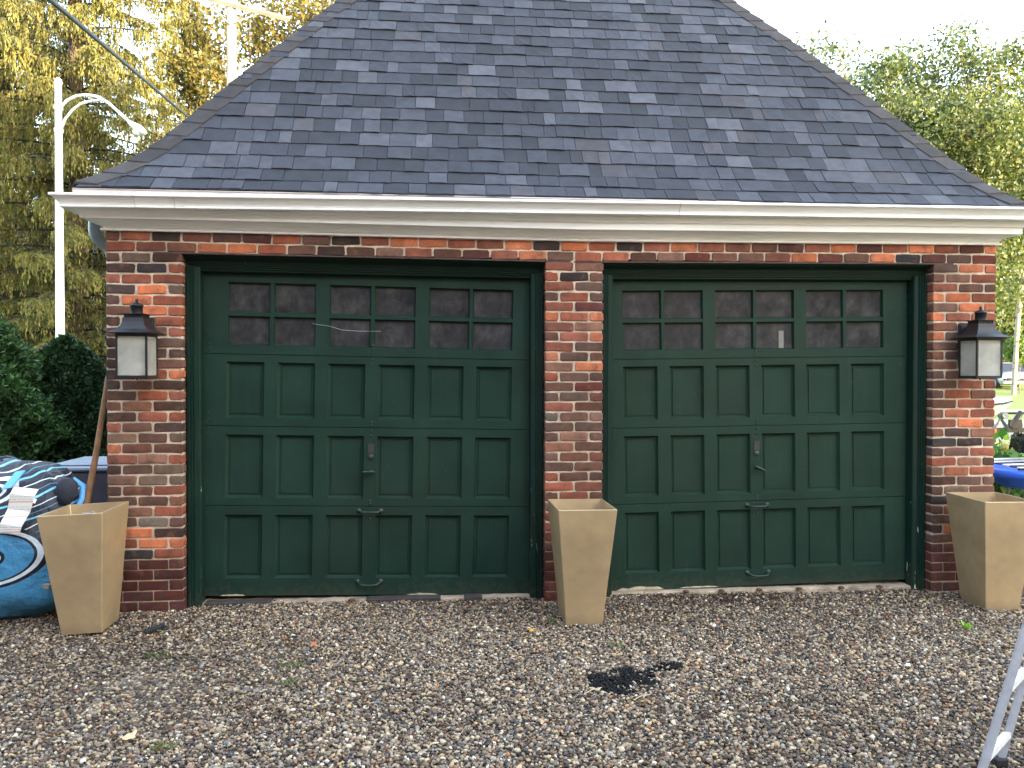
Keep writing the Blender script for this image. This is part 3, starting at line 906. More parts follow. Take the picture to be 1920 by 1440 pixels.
dk.add(bl + fl, [(i, i + n, i + n + 1, i + 1) for i in range(n - 1)])
dk.add(fr + brr, [(i, i + n, i + n + 1, i + 1) for i in range(n - 1)])
dk.add(brr + bl, [(i, i + n, i + n + 1, i + 1) for i in range(n - 1)])
roof = dk.build('roof', MAT['deck'], garage)
EXPO = 0.146
SH = [((40, 42, 47), 0.33), ((48, 50, 56), 0.27), ((58, 60, 66), 0.22), ((70, 71, 76), 0.14), ((62, 60, 63), 0.04)]
tabs = []
r_i = 0
while True:
    s0 = r_i * EXPO
    if s0 + EXPO > arc[-1] - 0.15: break
    y0, z0 = prof_s(s0); y1, z1 = prof_s(min(arc[-1], s0 + EXPO + 0.03))
    xl, xr = hipL(y0) + 0.03, hipR(y0) - 0.03
    x = xl - random.uniform(0, 0.15)
    last = None
    while x < xr:
        w = random.choice((0.09, 0.12, 0.14, 0.15, 0.17, 0.19, 0.22, 0.26))
        if last and last > 0.2 and w > 0.2: w = 0.13
        last = w
        xa, xb = max(x, xl), min(x + w, xr)
        if xb - xa > 0.02: tabs.append((r_i, y0, z0, y1, z1, xa, xb, xb - xa < w - 1e-6))
        x += w
    r_i += 1
def tabcol(dy):
    u = random.random(); acc = 0
    for c, p in SH:
        acc += p
        if u <= acc: break
    f = random.uniform(0.9, 1.1)
    return S(*(v * f for v in c))
tab_me = []
for k in range(5):
    rr = random.Random(k)
    wv = [rr.uniform(-.02, .02) for _ in range(6)]
    vs = [(-.5, wv[0], 0), (-.17, wv[1], 0), (.17, wv[2], 0), (.5, wv[3], 0), (-.5, 1, 0), (.5, 1, 0), (-.5, wv[0], 1), (-.17, wv[1], 1), (.17, wv[2], 1 + rr.uniform(0, .3)), (.5, wv[3], 1), (-.5, 1, .2), (.5, 1, .2)]
    fs = [(0, 1, 7, 6), (1, 2, 8, 7), (2, 3, 9, 8), (6, 7, 8, 9, 11, 10), (3, 5, 11, 9), (4, 0, 6, 10), (5, 4, 10, 11)]
    tab_me.append(MB().add(vs, fs).mesh('shingle', MAT['shingle']))
vis = [i for i, tb in enumerate(tabs)]
vis.sort(key=lambda i: (tabs[i][0] // 1) * 0.02 - (tabs[i][6] - tabs[i][5]))
single = set([i for i in vis if tabs[i][0] < 19][:300])
V, F5, C = [], [], []
for i, (r, y0, z0, y1, z1, xa, xb, clip) in enumerate(tabs):
    L = math.hypot(y1 - y0, z1 - z0); an = math.atan2(z1 - z0, y1 - y0)
    th = random.choice((0.0080, 0.0100, 0.0135))
    th += 0.0004 * (i % 3)
    dl = random.uniform(-0.003, 0.003) + 0.005 * math.sin(xa * 2.3 + r * 1.7) + (0.004 if random.random() < 0.06 else 0)
    loc = ((xa + xb) / 2, y0 + math.cos(an) * dl, z0 + math.sin(an) * dl)
    me = tab_me[random.randrange(5)]
    col = tabcol(r)
    sc = (xb - xa - 0.0035, L, th)
    lim0, lim1 = hipL(y1) + 0.015, hipR(y1) - 0.015
    if xa < lim0 or xb > lim1:                              # cut along the hip
        if xb < lim0 + 0.01: ta, tb_ = xb - 0.008, xb
        elif xa > lim1 - 0.01: ta, tb_ = xa, xa + 0.008
        else: ta, tb_ = max(xa, lim0), min(xb, lim1)
        if tb_ == xb and xb < lim0 + 0.01: f1 = max(0.15, (xb - xa) / max(0.02, lim0 - xa))
        elif ta == xa and xa > lim1 - 0.01: f1 = max(0.15, (xb - xa) / max(0.02, xb - lim1))
        else: f1 = 1.0
        yt, zt = y0 + (y1 - y0) * min(1, f1), z0 + (z1 - z0) * min(1, f1)
        nz = (-math.sin(an) * th, math.cos(an) * th)
        b = len(V)
        V += [(xa, y0, z0), (xb, y0, z0), (tb_, yt, zt), (ta, yt, zt), (xa, y0 + nz[0], z0 + nz[1]), (xb, y0 + nz[0], z0 + nz[1]), (tb_, yt + nz[0] * .3, zt + nz[1] * .3), (ta, yt + nz[0] * .3, zt + nz[1] * .3)]
        C += [col[:3]] * 8
        F5 += [[b, b + 1, b + 5, b + 4], [b + 1, b + 2, b + 6, b + 5], [b + 3, b, b + 4, b + 7], [b + 4, b + 5, b + 6, b + 7]]
    elif i in single:
        o = link('shingle', me, roof, loc, (an, 0, 0), sc)
        o.color = col
    else:
        mt = Matrix.LocRotScale(Vector(loc), Euler((an, 0, 0)), Vector(sc))
        b = len(V)
        for v in me.vertices: V.append(tuple(mt @ v.co)); C.append(col[:3])
        for p in me.polygons: F5.append([q + b for q in p.vertices])
me = bpy.data.meshes.new('joined_shingles'); me.from_pydata(V, [], F5); me.update()
a = me.color_attributes.new('Col', 'FLOAT_COLOR', 'POINT')
a.data.foreach_set('color', np.concatenate([np.array(C), np.ones((len(C), 1))], 1).astype(np.float32).ravel())
me.materials.append(MAT['shingle_attr'])
tag(link('joined_shingles', me, roof), kind='stuff')
# other slopes: plain shingle sheet
for side in (0, 1):
    m = MB(); pts = fl if side == 0 else fr
    b_ = bl if side == 0 else brr
    up = lambda p: (p[0], p[1], p[2] + 0.02)
    m.add([up(p) for p in pts] + [up(p) for p in b_], [(i, i + n, i + n + 1, i + 1) for i in range(n - 1)])
    m.build('side_slope', MAT['cap'], roof)
# hip caps
def caps(side):
    t0 = 0.0; k = 0
    hp = (lambda y: (hipL(y), y)) if side < 0 else (lambda y: (hipR(y), y))
    while t0 < arc[-1] - 0.3:
        ya, za = prof_s(t0); yb, zb = prof_s(t0 + 0.175)
        (ax, ay), (bx, by) = hp(ya), hp(yb)
        sg = 1 if side < 0 else -1
        wv = 0.158
        lo, hi = 0.034, 0.019
        def ring(x, y, z, lift, th):
            # outer wing on the side slope, ridge, wing on the front slope
            return [(x, y + wv, z + lift * 0.8), (x + sg * 0.012, y + 0.012, z + lift + 0.006), (x + sg * wv, y, z + lift * 0.8)] , \
                   [(x, y + wv, z + lift * 0.8 - th), (x + sg * 0.012, y + 0.012, z + lift + 0.006 - th), (x + sg * wv, y, z + lift * 0.8 - th)]
        tA, bA = ring(ax, ay, za, lo, 0.014)
        tB, bB = ring(bx, by, zb, hi, 0.006)
        vs = tA + tB + bA + bB
        fs = [(0, 1, 4, 3), (1, 2, 5, 4), (6, 9, 10, 7), (7, 10, 11, 8), (0, 6, 7, 1), (1, 7, 8, 2), (2, 8, 11, 5), (0, 3, 9, 6), (3, 4, 10, 9), (4, 5, 11, 10)]
        o = MB().add(vs, fs).build('hip_cap', MAT['cap_obj'], roof)
        f = random.uniform(0.82, 1.18)
        o.color = S(54 * f, 49 * f, 46 * f)
        t0 += 0.150; k += 1
        if k > 40: break
MAT['cap_obj'] = MAT['shingle']
caps(-1); caps(1)
# ================================================================ THINGS BY THE GARAGE
# ---- lanterns
t = NT('frosted_glass')
oc = t.coord('Object')
c = t.ramp(t.noise(oc, 14, 5), [(0.3, S(160, 160, 152)), (0.7, S(206, 204, 192))])
t.set(Base_Color=c, Roughness=0.3)
tr = t.new('ShaderNodeBsdfTranslucent'); tr.inputs['Color'].default_value = (0.86, 0.84, 0.76, 1)
ms = t.new('ShaderNodeMixShader'); ms.inputs[0].default_value = 0.30
t.l.new(t.b.outputs[0], ms.inputs[1]); t.l.new(tr.outputs[0], ms.inputs[2])
tp = t.new('ShaderNodeBsdfTransparent')
ms2 = t.new('ShaderNodeMixShader'); ms2.inputs[0].default_value = 0.22
t.l.new(ms.outputs[0], ms2.inputs[1]); t.l.new(tp.outputs[0], ms2.inputs[2])
t.l.new(ms2.outputs[0], t.out.inputs['Surface'])
MAT['frosted'] = t.m
def lantern(x, label):
    # local: origin on the wall behind the lantern, z=0 at cage bottom
    root = tag(empty('wall_lantern', (x, 0, 1.552)), label, 'lantern', 'lanterns flanking the garage doors')
    K = MAT['black_metal']
    hw, y0, y1 = 0.0985, -0.270, -0.073
    H = 0.285
    MB().bbox(-0.062, 0.062, -0.018, -0.002, 0.10, 0.405, 0.006).bbox(-0.05, 0.05, -0.026, -0.018, 0.115, 0.39, 0.004).build('backplate', K, root)
    MB().tube([(0, -0.02, 0.36), (0, -0.05, 0.37), (0, -0.09, 0.36), (0, -0.13, 0.33)], 0.012, 8).box(-0.03, 0.03, -0.09, -0.02, 0.33, 0.35).build('arm', K, root)
    m = MB(); b = 0.0125
    for sx in (-1, 1):
        for yy in (y0, y1):
            xa = sx * hw; ya = yy
            m.box(min(xa, xa - sx * b), max(xa, xa - sx * b), min(ya, ya + (b if yy == y0 else -b)), max(ya, ya + (b if yy == y0 else -b)), 0.0, H)
    for z0, z1, k in ((0.0, 0.013, 0.0), (H - 0.018, H, 0.0)):
        m.box(-hw + b, hw - b, y0 + 0.0006, y0 + b, z0, z1); m.box(-hw + b, hw - b, y1 - b, y1 - 0.0006, z0, z1)
        m.box(-hw + 0.0006, -hw + b, y0 + b, y1 - b, z0, z1); m.box(hw - b, hw - 0.0006, y0 + b, y1 - b, z0, z1)
    m.build('frame', K, root)
    MB().box(-hw + .004, hw - .004, y0 + .004, y1 - .004, -0.006, -0.0005).tube([(0.0, -0.17, -0.003), (0.0, -0.17, -0.018)], [0.007, 0.005], 8).build('base_plate', K, root)
    g = 0.006
    MB().box(-hw + b, hw - b, y0 + g, y0 + g + .003, 0.0135, H - 0.0185).build('glass_pane', MAT['frosted'], root)
    MB().box(-hw + b, hw - b, y1 - g - .003, y1 - g, 0.0135, H - 0.0185).build('glass_pane', MAT['frosted'], root)
    MB().box(-hw + g, -hw + g + .003, y0 + b, y1 - b, 0.0135, H - 0.0185).build('glass_pane', MAT['frosted'], root)
    MB().box(hw - g - .003, hw - g, y0 + b, y1 - b, 0.0135, H - 0.0185).build('glass_pane', MAT['frosted'], root)
    MB().lathe([(0.014, 0.0), (0.014, 0.06), (0.012, 0.066)], (0, -0.171, 0.06), 12).build('bulb', MAT['white_paint'], root)
    # flared roof: square rings with concave sides
    cy = (y0 + y1) / 2
    rings = [(0.136, H + 0.001), (0.137, H + 0.006), (0.118, H + 0.014), (0.094, H + 0.030), (0.076, H + 0.052), (0.066, H + 0.078), (0.060, H + 0.104)]
    vs, fs = [], []
    for r, z in rings:
        vs += [(-r, cy - r, z), (r, cy - r, z), (r, cy + r, z), (-r, cy + r, z)]
    for i in range(len(rings) - 1):
        for k in range(4):
            a = 4 * i + k; c = 4 * i + (k + 1) % 4
            fs.append((a, c, c + 4, a + 4))
    fs += [(3, 2, 1, 0), tuple(range(len(vs) - 4, len(vs)))]
    MB().add(vs, fs).build('roof', K, root)
    zc = H + 0.104
    m = MB()
    for k in range(9):
        for (ux, uy) in ((1, 0), (0, 1)):
            for s in (-1, 1):
                o = -0.053 + k * 0.01325
                px, py = (o, s * 0.056) if ux else (s * 0.056, o)
                m.box(px - 0.0035, px + 0.0035, cy + py - 0.0035, cy + py + 0.0035, zc, zc + 0.022)
    m.box(-0.046, 0.046, cy - 0.046, cy + 0.046, zc, zc + 0.0225)
    m.box(-0.068, 0.068, cy - 0.068, cy + 0.068, zc + 0.023, zc + 0.027)
    m.build('vent_collar', K, root)
    MB().lathe([(0.038, zc + 0.0275), (0.038, zc + 0.078), (0.044, zc + 0.079), (0.040, zc + 0.086), (0.022, zc + 0.097), (0.009, zc + 0.105)], (0, cy, 0), 18).build('cupola', K, root)
    MB().lathe([(0.004, 0), (0.006, 0.004), (0.011, 0.010), (0.011, 0.017), (0.006, 0.023), (0.002, 0.026)], (0, cy, zc + 0.103), 10).build('finial', K, root)
lantern(0.263, 'black wall lantern on the left brick pier above the leaning wooden pole')
lantern(6.155, 'black wall lantern on the right brick pier, with paler cream glass')

# ---- tapered planters
def planter(loc, rot, label, top=0.1925, bot=0.121, H=0.765):
    m = MB(); th = 0.011; e = 0.003
    lv = [(bot - e, 0.0), (bot, e), (top, H - e), (top - e * 0.5, H), (top - th, H), (top - th - 0.0005, H - 0.004), (bot - th * 0.5, 0.14)]
    vs, fs = [], []
    for r, z in lv:
        c = 0.0045
        d = r * 1.16
        vs += [(-r + c, -d, z), (r - c, -d, z), (r, -d + c, z), (r, d - c, z), (r - c, d, z), (-r + c, d, z), (-r, d - c, z), (-r, -d + c, z)]
    for i in range(len(lv) - 1):
        for k in range(8):
            a = 8 * i + k; b = 8 * i + (k + 1) % 8
            fs.append((a, b, b + 8, a + 8))
    fs += [tuple(range(7, -1, -1)), tuple(range(len(vs) - 8, len(vs)))]
    o = m.add(vs, fs).build('planter', MAT['bronze'], None, loc=loc, rot=rot)
    return tag(o, label, 'planter', 'tall tapered bronze planters')
planter((0.010, -0.285, GZ + 0.002), (0, R(-2.4), R(1)), 'tall tapered bronze planter leaning slightly, beside the blue inflatable tube')
planter((3.178, -0.380, GZ - 0.002), (0, R(0.4), R(1.0)), 'tall tapered bronze planter standing before the middle brick pier')
planter((6.128, -0.325, GZ - 0.002), (0, R(0.2), R(-2)), 'tall tapered bronze planter at the right pier near the ladder')
# a wire ring lies on the left planter's rim
m = MB().tube([(0.035 * math.cos(a), 0.02 * math.sin(a), 0.004 * math.sin(2 * a)) for a in np.linspace(0, 2 * PI, 15)], 0.0028, 6, cap=False)
tag(m.build('wire_ring', MAT['alu'], None, loc=(0.075, -0.462, 0.712)), 'small pale wire ring resting on the left planter rim', 'ring')

# ---- inflatable towable tube, blue and black
t = NT('tube_print')
oc = t.coord('Object')
sp = t.sep(oc); X, Y, Z = sp[0], sp[1], sp[2]
def ell(cx, cz, ax, az, tilt):
    dx = t.math('SUBTRACT', X, cx); dz = t.math('SUBTRACT', Z, cz)
    ca, sa = math.cos(tilt), math.sin(tilt)
    u = t.math('DIVIDE', t.math('ADD', t.math('MULTIPLY', dx, ca), t.math('MULTIPLY', dz, sa)), ax)
    v = t.math('DIVIDE', t.math('SUBTRACT', t.math('MULTIPLY', dz, ca), t.math('MULTIPLY', dx, sa)), az)
    return t.math('SQRT', t.math('ADD', t.math('MULTIPLY', u, u), t.math('MULTIPLY', v, v)))
BLUE, WHT, BLK, LBL = S(68, 136, 174), S(214, 222, 224), S(22, 24, 34), S(112, 186, 214)
# upper field: black with thin slanting stripes
wob = t.math('MULTIPLY', t.noise(oc, 3, 2), 0.16)
sv = t.math('FRACT', t.math('MULTIPLY', t.math('ADD', t.math('SUBTRACT', Z, t.math('MULTIPLY', X, 0.42)), wob), 6.5))
top = t.ramp(sv, [(0.0, LBL), (0.09, BLK), (0.30, S(70, 120, 150)), (0.34, BLK), (0.62, WHT), (0.665, BLK)], 'CONSTANT')
split = t.math('GREATER_THAN', t.math('ADD', Z, t.math('MULTIPLY', X, 0.10)), 0.545)
c = t.mix(split, BLUE, top)
big = ell(0.05, 0.43, 0.395, 0.20, 0.10)
rc = t.ramp(t.math('MULTIPLY', big, 0.5), [(0.0, BLK), (0.075, BLUE), (0.10, WHT), (0.135, BLK), (0.165, BLUE), (0.385, BLK), (0.41, WHT), (0.45, BLK), (0.5, BLK)], 'CONSTANT')
c = t.mix(t.math('LESS_THAN', big, 1.0), c, rc)
sm = ell(0.055, 0.850, 0.14, 0.085, 0.2)
rc2 = t.ramp(sm, [(0.0, WHT), (0.16, BLK), (0.36, WHT), (0.52, BLK), (0.76, WHT), (0.99, WHT)], 'CONSTANT')
c = t.mix(t.math('LESS_THAN', sm, 1.0), c, rc2)
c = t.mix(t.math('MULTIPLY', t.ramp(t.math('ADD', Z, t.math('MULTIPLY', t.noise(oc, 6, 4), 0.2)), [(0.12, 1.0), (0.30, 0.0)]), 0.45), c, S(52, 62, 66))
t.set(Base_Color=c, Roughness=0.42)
t.b.inputs['Specular IOR Level'].default_value = 0.4
cr = t.math('ABSOLUTE', t.math('SUBTRACT', t.noise(t.mapping(oc, (1.0, 1.0, 0.55)), 6, 3, 0.5), 0.5))
t.bump(t.math('ADD', t.math('MULTIPLY', cr, 2.2), t.noise(oc, 14, 4, 0.6)), 0.8, 0.022)
MAT['tube'] = t.m
def tube_toy():
    root = tag(empty('inflatable_tube', (-0.745, 0.16, GZ)), 'blue and black inflatable towable tube with white swirl print by left planter', 'inflatable tube')
    n, mz = 44, 30
    V, F = [], []
    rs = random.Random(3)
    ph = [rs.uniform(0, 6) for _ in range(8)]
    for j in range(mz + 1):
        v = -PI / 2 + PI * j / mz
        for i in range(n):
            u = 2 * PI * i / n
            e1, e2 = 0.62, 0.72
            f = lambda a, e: math.copysign(abs(a) ** e, a)
            x = f(math.cos(v), e1) * f(math.cos(u), e2) * 0.585
            y = f(math.cos(v), e1) * f(math.sin(u), e2) * 0.34
            z = f(math.sin(v), 0.80) * 0.515
            k = 1 + 0.022 * math.sin(5 * u + ph[0] + 3 * v) + 0.018 * math.sin(9 * v + ph[1] + 2 * u) + 0.012 * math.sin(13 * u + ph[2] - 6 * v)
            sl = 0.10 * (z / 0.515)
            V.append((x * k - 0.05 * (z / 0.515), y * k + sl, z * k + 0.512 - 0.06 * (x / 0.585) * (z > 0)))
        # rings
    for j in range(mz):
        for i in range(n):
            a = j * n + i; b = j * n + (i + 1) % n
            F.append((a, b, b + n, a + n))
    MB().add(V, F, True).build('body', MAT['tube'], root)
    pad = plain('black_pad_fabric', S(40, 42, 52), 0.85, 0.25, 40, 0.3, 200)
    def padlobe(cx, cy, cz, rx, ry, rz, ang):
        m = MB(); vs, fs = [], []
        for j in range(9):
            v = -PI / 2 + PI * j / 8
            for i in range(16):
                u = 2 * PI * i / 16
                z = math.sin(v) * rz
                x = math.cos(v) * math.cos(u) * rx * (1.0 + 0.35 * z / rz)
                y = math.cos(v) * math.sin(u) * ry
                vs.append((cx + x * math.cos(ang) + z * math.sin(ang), cy + y, cz - x * math.sin(ang) + z * math.cos(ang)))
        for j in range(8):
            for i in range(16):
                a = j * 16 + i; b = j * 16 + (i + 1) % 16
                fs.append((a, b, b + 16, a + 16))
        return m.add(vs, fs, True)
    padlobe(0.475, -0.14, 0.830, 0.066, 0.055, 0.10, 0.10).build('knuckle_pad', pad, root)
    padlobe(0.475, -0.20, 0.690, 0.085, 0.05, 0.055, 0.0).build('knuckle_pad', pad, root)
    bl = plain('blue_webbing', S(92, 164, 218), 0.6, 0.1)
    MB().add([(0.16, -0.165, 0.975), (0.225, -0.170, 0.985), (0.195, -0.285, 0.885), (0.13, -0.285, 0.875)] , [(0, 1, 2, 3)]).add([(0.16, -0.16, 0.970), (0.225, -0.165, 0.980), (0.195, -0.28, 0.88), (0.13, -0.28, 0.870)], [(3, 2, 1, 0)]).build('strap', bl, root)
    MB().tube([(0.50, -0.10, 0.915), (0.555, -0.08, 0.86), (0.56, -0.10, 0.78), (0.53, -0.13, 0.71)], [0.014, 0.022, 0.022, 0.014], 10).build('side_strap', bl, root)
    # three-leaf paper tag with printed lines
    t = NT('printed_tag')
    oc = t.coord('Object'); s2 = t.sep(oc)
    ln = t.math('FRACT', t.math('MULTIPLY', s2[2], 62.0))
    w1 = t.noise(t.mapping(oc, (90, 1, 62)), 1.0, 1)
    ink = t.math('MULTIPLY', t.math('LESS_THAN', ln, 0.45), t.math('GREATER_THAN', w1, 0.42))
    lf = t.math('FRACT', t.math('MULTIPLY', t.math('ADD', s2[2], 0.144), 10.4))
    head = t.math('GREATER_THAN', lf, 0.72)
    red = t.math('LESS_THAN', lf, 0.07)
    c = t.mix(t.math('MULTIPLY', ink, t.math('SUBTRACT', 0.42, t.math('MULTIPLY', head, 0.42))), S(226, 222, 214), S(110, 110, 116))
    c = t.mix(red, c, S(206, 150, 128))
    t.set(Base_Color=c, Roughness=0.6)
    m = MB(); vs = []
    for i in range(7):
        a = i / 6
        z = 0.144 - 0.288 * a
        x = -0.02 - 0.075 * a
        y = -0.015 * math.sin(a * PI * 3) - 0.018 * a
        vs += [(x - 0.072 + 0.012 * a, y, z + 0.008), (x + 0.088 - 0.012 * a, y - 0.012, z - 0.012)]
    fs = [(2 * i, 2 * i + 1, 2 * i + 3, 2 * i + 2) for i in range(6)]
    m.add(vs, fs).add([(x, y + 0.0015, z) for x, y, z in vs], [tuple(reversed(f)) for f in fs])
    m.build('paper_tag', t.m, root, loc=(0.315, -0.335, 0.745), rot=(R(-10), 0, 0))
    MB().add([(0.29, -0.27, 0.83), (0.34, -0.26, 0.80), (0.335, -0.275, 0.775), (0.285, -0.285, 0.81)], [(0, 1, 2, 3)]).build('tag_strip', plain('white_strip', S(228, 230, 232), 0.6, 0.04), root)
    MB().bbox(0.26, 0.41, -0.325, -0.29, 0.27, 0.315, 0.008).build('seam_patch', plain('grey_patch', S(140, 138, 130), 0.8, 0.2), root, rot=(0, R(8), 0))
tube_toy()

# ---- lidded bin behind the tube
root = tag(empty('storage_bin', (-0.43, 1.02, -0.08)), 'dark grey plastic storage bin with pale grey lid, behind the wooden pole', 'bin')
MB().bbox(-0.26, 0.26, -0.26, 0.26, 0.02, 0.905, 0.02).build('body', plain('dark_bin_plastic', S(74, 70, 76), 0.25, 0.25, 5, dirt=S(92, 60, 56)), root)  # reddish dirt slot carries reflections painted onto the dark plastic
MB().bbox(-0.285, 0.285, -0.29, 0.28, 0.906, 0.945, 0.012).bbox(-0.27, 0.27, -0.27, 0.27, 0.945, 0.965, 0.01).build('lid', plain('grey_lid_plastic', S(142, 152, 164), 0.4, 0.1, 4), root)
MB().tube([(-0.2, 0.3, 0.9), (0.2, 0.3, 0.9)], 0.015, 8).build('lid_hinge', MAT['rubber'], root)
for s in (-1, 1): MB().lathe([(0.06, -0.02), (0.07, 0.0), (0.06, 0.02)], (s * 0.2, 0.24, 0.075), 14, axis='x').build('wheel', MAT['rubber'], root)

# ---- leaning pole
m = MB().tube([(-0.272, 0.035, GZ - 0.02), (-0.19, 0.055, 0.50), (-0.10, 0.085, 1.05), (-0.028, 0.10, 1.56)], [0.025, 0.024, 0.020, 0.015], 10)
tag(m.build('wooden_pole', MAT['wood']), 'brown wooden pole leaning against the left corner of the garage', 'pole')

# ---- aluminium step ladder, lower right
def ladder():
    root = tag(empty('step_ladder', (4.55, -2.6, GZ)), 'aluminium step ladder standing at the lower right edge', 'ladder')
    def chan(a, b, w, d, nm, mat):
        a, b = Vector(a), Vector(b)
        ax = (b - a).normalized()
        side = Vector((0.10, 0.21, 0)).normalized()          # along the steps
        fr = ax.cross(side).normalized()
        m = MB(); vs = []
        for p in (a, b):
            for (s, f) in ((-1, -1), (1, -1), (1, 1), (-1, 1), (-.80, .78), (.80, .78), (.80, -.55), (-.80, -.55)):
                vs.append(p + side * s * d / 2 + fr * f * w / 2)
        # channel outline: web plus two flanges
        o = [0, 1, 2, 5, 6, 7, 4, 3]
        fs = [(o[k], o[(k + 1) % 8], o[(k + 1) % 8] + 8, o[k] + 8) for k in range(8)]
        fs += [tuple(o), tuple(i + 8 for i in reversed(o))]
        m.add(vs, fs)
        return m.build(nm, mat, root)
    O = Vector((4.55, -2.6, GZ))
    A0 = Vector((4.335, -2.675, GZ)) - O; A1 = Vector((4.335 + 0.315 * 1.85, -2.69, GZ + 1.85)) - O
    B0 = Vector((4.583, -2.480, GZ)) - O; B1 = Vector((4.583 + 0.285 * 1.85, -2.50, GZ + 1.85)) - O
    chan(A0, A1, 0.029, 0.018, 'rail', MAT['alu']); chan(B0, B1, 0.027, 0.018, 'rail', MAT['alu'])
    for z in (0.115, 0.385, 0.655, 0.925, 1.195, 1.465):
        f = z / 1.85
        a = A0.lerp(A1, f); b = B0.lerp(B1, f)
        d = (b - a).normalized(); n = Vector((0.95, -0.3, 0)).normalized()
        vs = []
        for p in (a + d * .01, b - d * .01):
            for (s, zz) in ((-1, 0), (1, 0), (1, .004), (.9, .0225), (-.9, .0225), (-1, .004)):
                vs.append(p + n * s * 0.017 + Vector((0, 0, zz)))
        fs = [(k, (k + 1) % 6, (k + 1) % 6 + 6, k + 6) for k in range(6)] + [tuple(range(6)), tuple(range(11, 5, -1))]
        MB().add(vs, fs).build('step', MAT['alu_top'], root)
    for a, b in ((Vector((5.55, -2.72, GZ)) - O, A1 + Vector((0.02, 0, -0.05))), (Vector((5.72, -2.52, GZ)) - O, B1 + Vector((0.02, 0, -0.05)))):
        MB().tube([a, b], 0.016, 8).build('rear_leg', MAT['alu'], root)
    m = MB(); c = (A1 + B1) / 2
    m.bbox(c.x - 0.12, c.x + 0.14, c.y - 0.16, c.y + 0.16, c.z - 0.02, c.z + 0.03, 0.01)
    m.build('top_cap', plain('ladder_cap', S(70, 74, 80), 0.5), root)
    for p in (A0, B0, Vector((5.55, -2.72, GZ)) - O, Vector((5.72, -2.52, GZ)) - O):
        MB().bbox(p.x - 0.03, p.x + 0.03, p.y - 0.02, p.y + 0.02, -0.006, 0.03, 0.006).build('foot', MAT['rubber'], root)
ladder()

# ---- small things on the gravel
def leaf_flat(name, loc, size, rz, col, label, curl=0.3, lobes=5, tilt=(0, 0)):
    m = MB(); n = 26; vs = [(0, 0, 0.006)]
    for i in range(n):
        a = 2 * PI * i / n
        r = size * (0.62 + 0.38 * abs(math.cos(lobes * a / 2)) ** 1.5) * (1.15 if abs(a - PI / 2) < 0.6 else 1.0)
        x, y = r * math.cos(a), r * math.sin(a) * 0.8
        vs.append((x, y, curl * (x * x) / size + 0.004 * math.sin(3 * a) + 0.003))
    m.add(vs, [(0, 1 + i, 1 + (i + 1) % n) for i in range(n)], True)
    m.tube([(0, -size * .5, 0.004), (0.004, -size * 1.1, 0.006), (0.01, -size * 1.5, 0.008)], 0.0012, 5)
    o = m.build(name, plain(name + '_skin', col, 0.6, 0.25, 30), None, loc=loc, rot=(tilt[0], tilt[1], rz))
    return tag(o, label, 'leaf')
leaf_flat('fallen_leaf', (0.863, -1.944, GZ + 0.016), 0.042, 0.9, S(206, 172, 128), 'curled pale tan dead leaf on the gravel at lower left', 0.5)
leaf_flat('fallen_leaf', (1.488, -0.78, GZ + 0.014), 0.020, 0.3, S(186, 98, 60), 'small rusty orange leaf on the gravel before the left door', 0.5, 3, (0.5, 0.2))
leaf_flat('fallen_leaf', (2.813, -0.655, GZ + 0.014), 0.024, 1.2, S(204, 158, 40), 'small yellow leaf on the gravel left of the middle planter', 0.3, 3)
leaf_flat('fallen_leaf', (4.10, -1.05, GZ + 0.014), 0.02, 2.2, S(196, 150, 90), 'tiny tan leaf on the gravel right of the tar patch', 0.4, 3, (0.3, 0))
m = MB().bbox(-0.06, 0.06, -0.018, 0.018, 0, 0.03, 0.007)
tag(m.build('rubber_scrap', MAT['rubber'], None, loc=(0.455, -0.43, GZ + 0.008), rot=(0, R(-12), R(32))), 'black rubber scrap lying on the gravel right of the left planter', 'scrap')
for loc, rz, L_, lab in (((0.50, -0.47, GZ + 0.02), -0.7, 0.07, 'short green grass blade by the black rubber scrap'), ((3.02, -1.62, GZ + 0.018), 0.6, 0.13, 'dry straw lying on the left edge of the tar patch'), ((3.25, -1.72, GZ + 0.018), 0.5, 0.11, 'dry straw lying below the tar patch')):
    m = MB().tube([(-L_ / 2, 0, 0), (0, 0.004, 0.006), (L_ / 2, 0, 0.001)], 0.0022, 5)
    tag(m.build('straw', plain('straw_' + str(len(lab)), S(200, 182, 140) if 'dry' in lab else S(150, 176, 96), 0.7), None, loc=loc, rot=(0, 0, rz)), lab, 'straw')
def weed(loc, n, r, hgt, col, label, w=0.006):
    V, F, C = [], [], []
    for i in range(n):
        a = random.uniform(0, 2 * PI); rr = r * math.sqrt(random.random())
        x, y = rr * math.cos(a), rr * math.sin(a) * 0.7
        h = hgt * random.uniform(0.5, 1.0); a2 = random.uniform(0, 2 * PI); lean = random.uniform(0.2, 0.9) * h
        b = len(V); dx, dy = math.cos(a2), math.sin(a2); ww = w * random.uniform(.6, 1.3)
        V += [(x - dy * ww * .3, y + dx * ww * .3, 0), (x + dx * lean * .5 - dy * ww, y + dy * lean * .5 + dx * ww, h * .7), (x + dx * lean, y + dy * lean, h), (x + dx * lean * .5 + dy * ww, y + dy * lean * .5 - dx * ww, h * .7)]
        F.append((b, b + 1, b + 2, b + 3))
        f = random.uniform(0.7, 1.3); C += [tuple(c * f for c in col[:3])] * 4
    me = np_mesh('weed', V, F, MAT['leaf'], False, np.array(C))
    return tag(link('weed', me, None, loc), label, 'weed')
weed((5.601, -0.844, GZ), 26, 0.022, 0.055, S(150, 196, 92), 'small bright green weed sprout before the right planter', 0.009)
weed((0.62, -0.86, GZ), 60, 0.075, 0.026, S(104, 114, 78), 'dull green moss weed patch below the left planter')
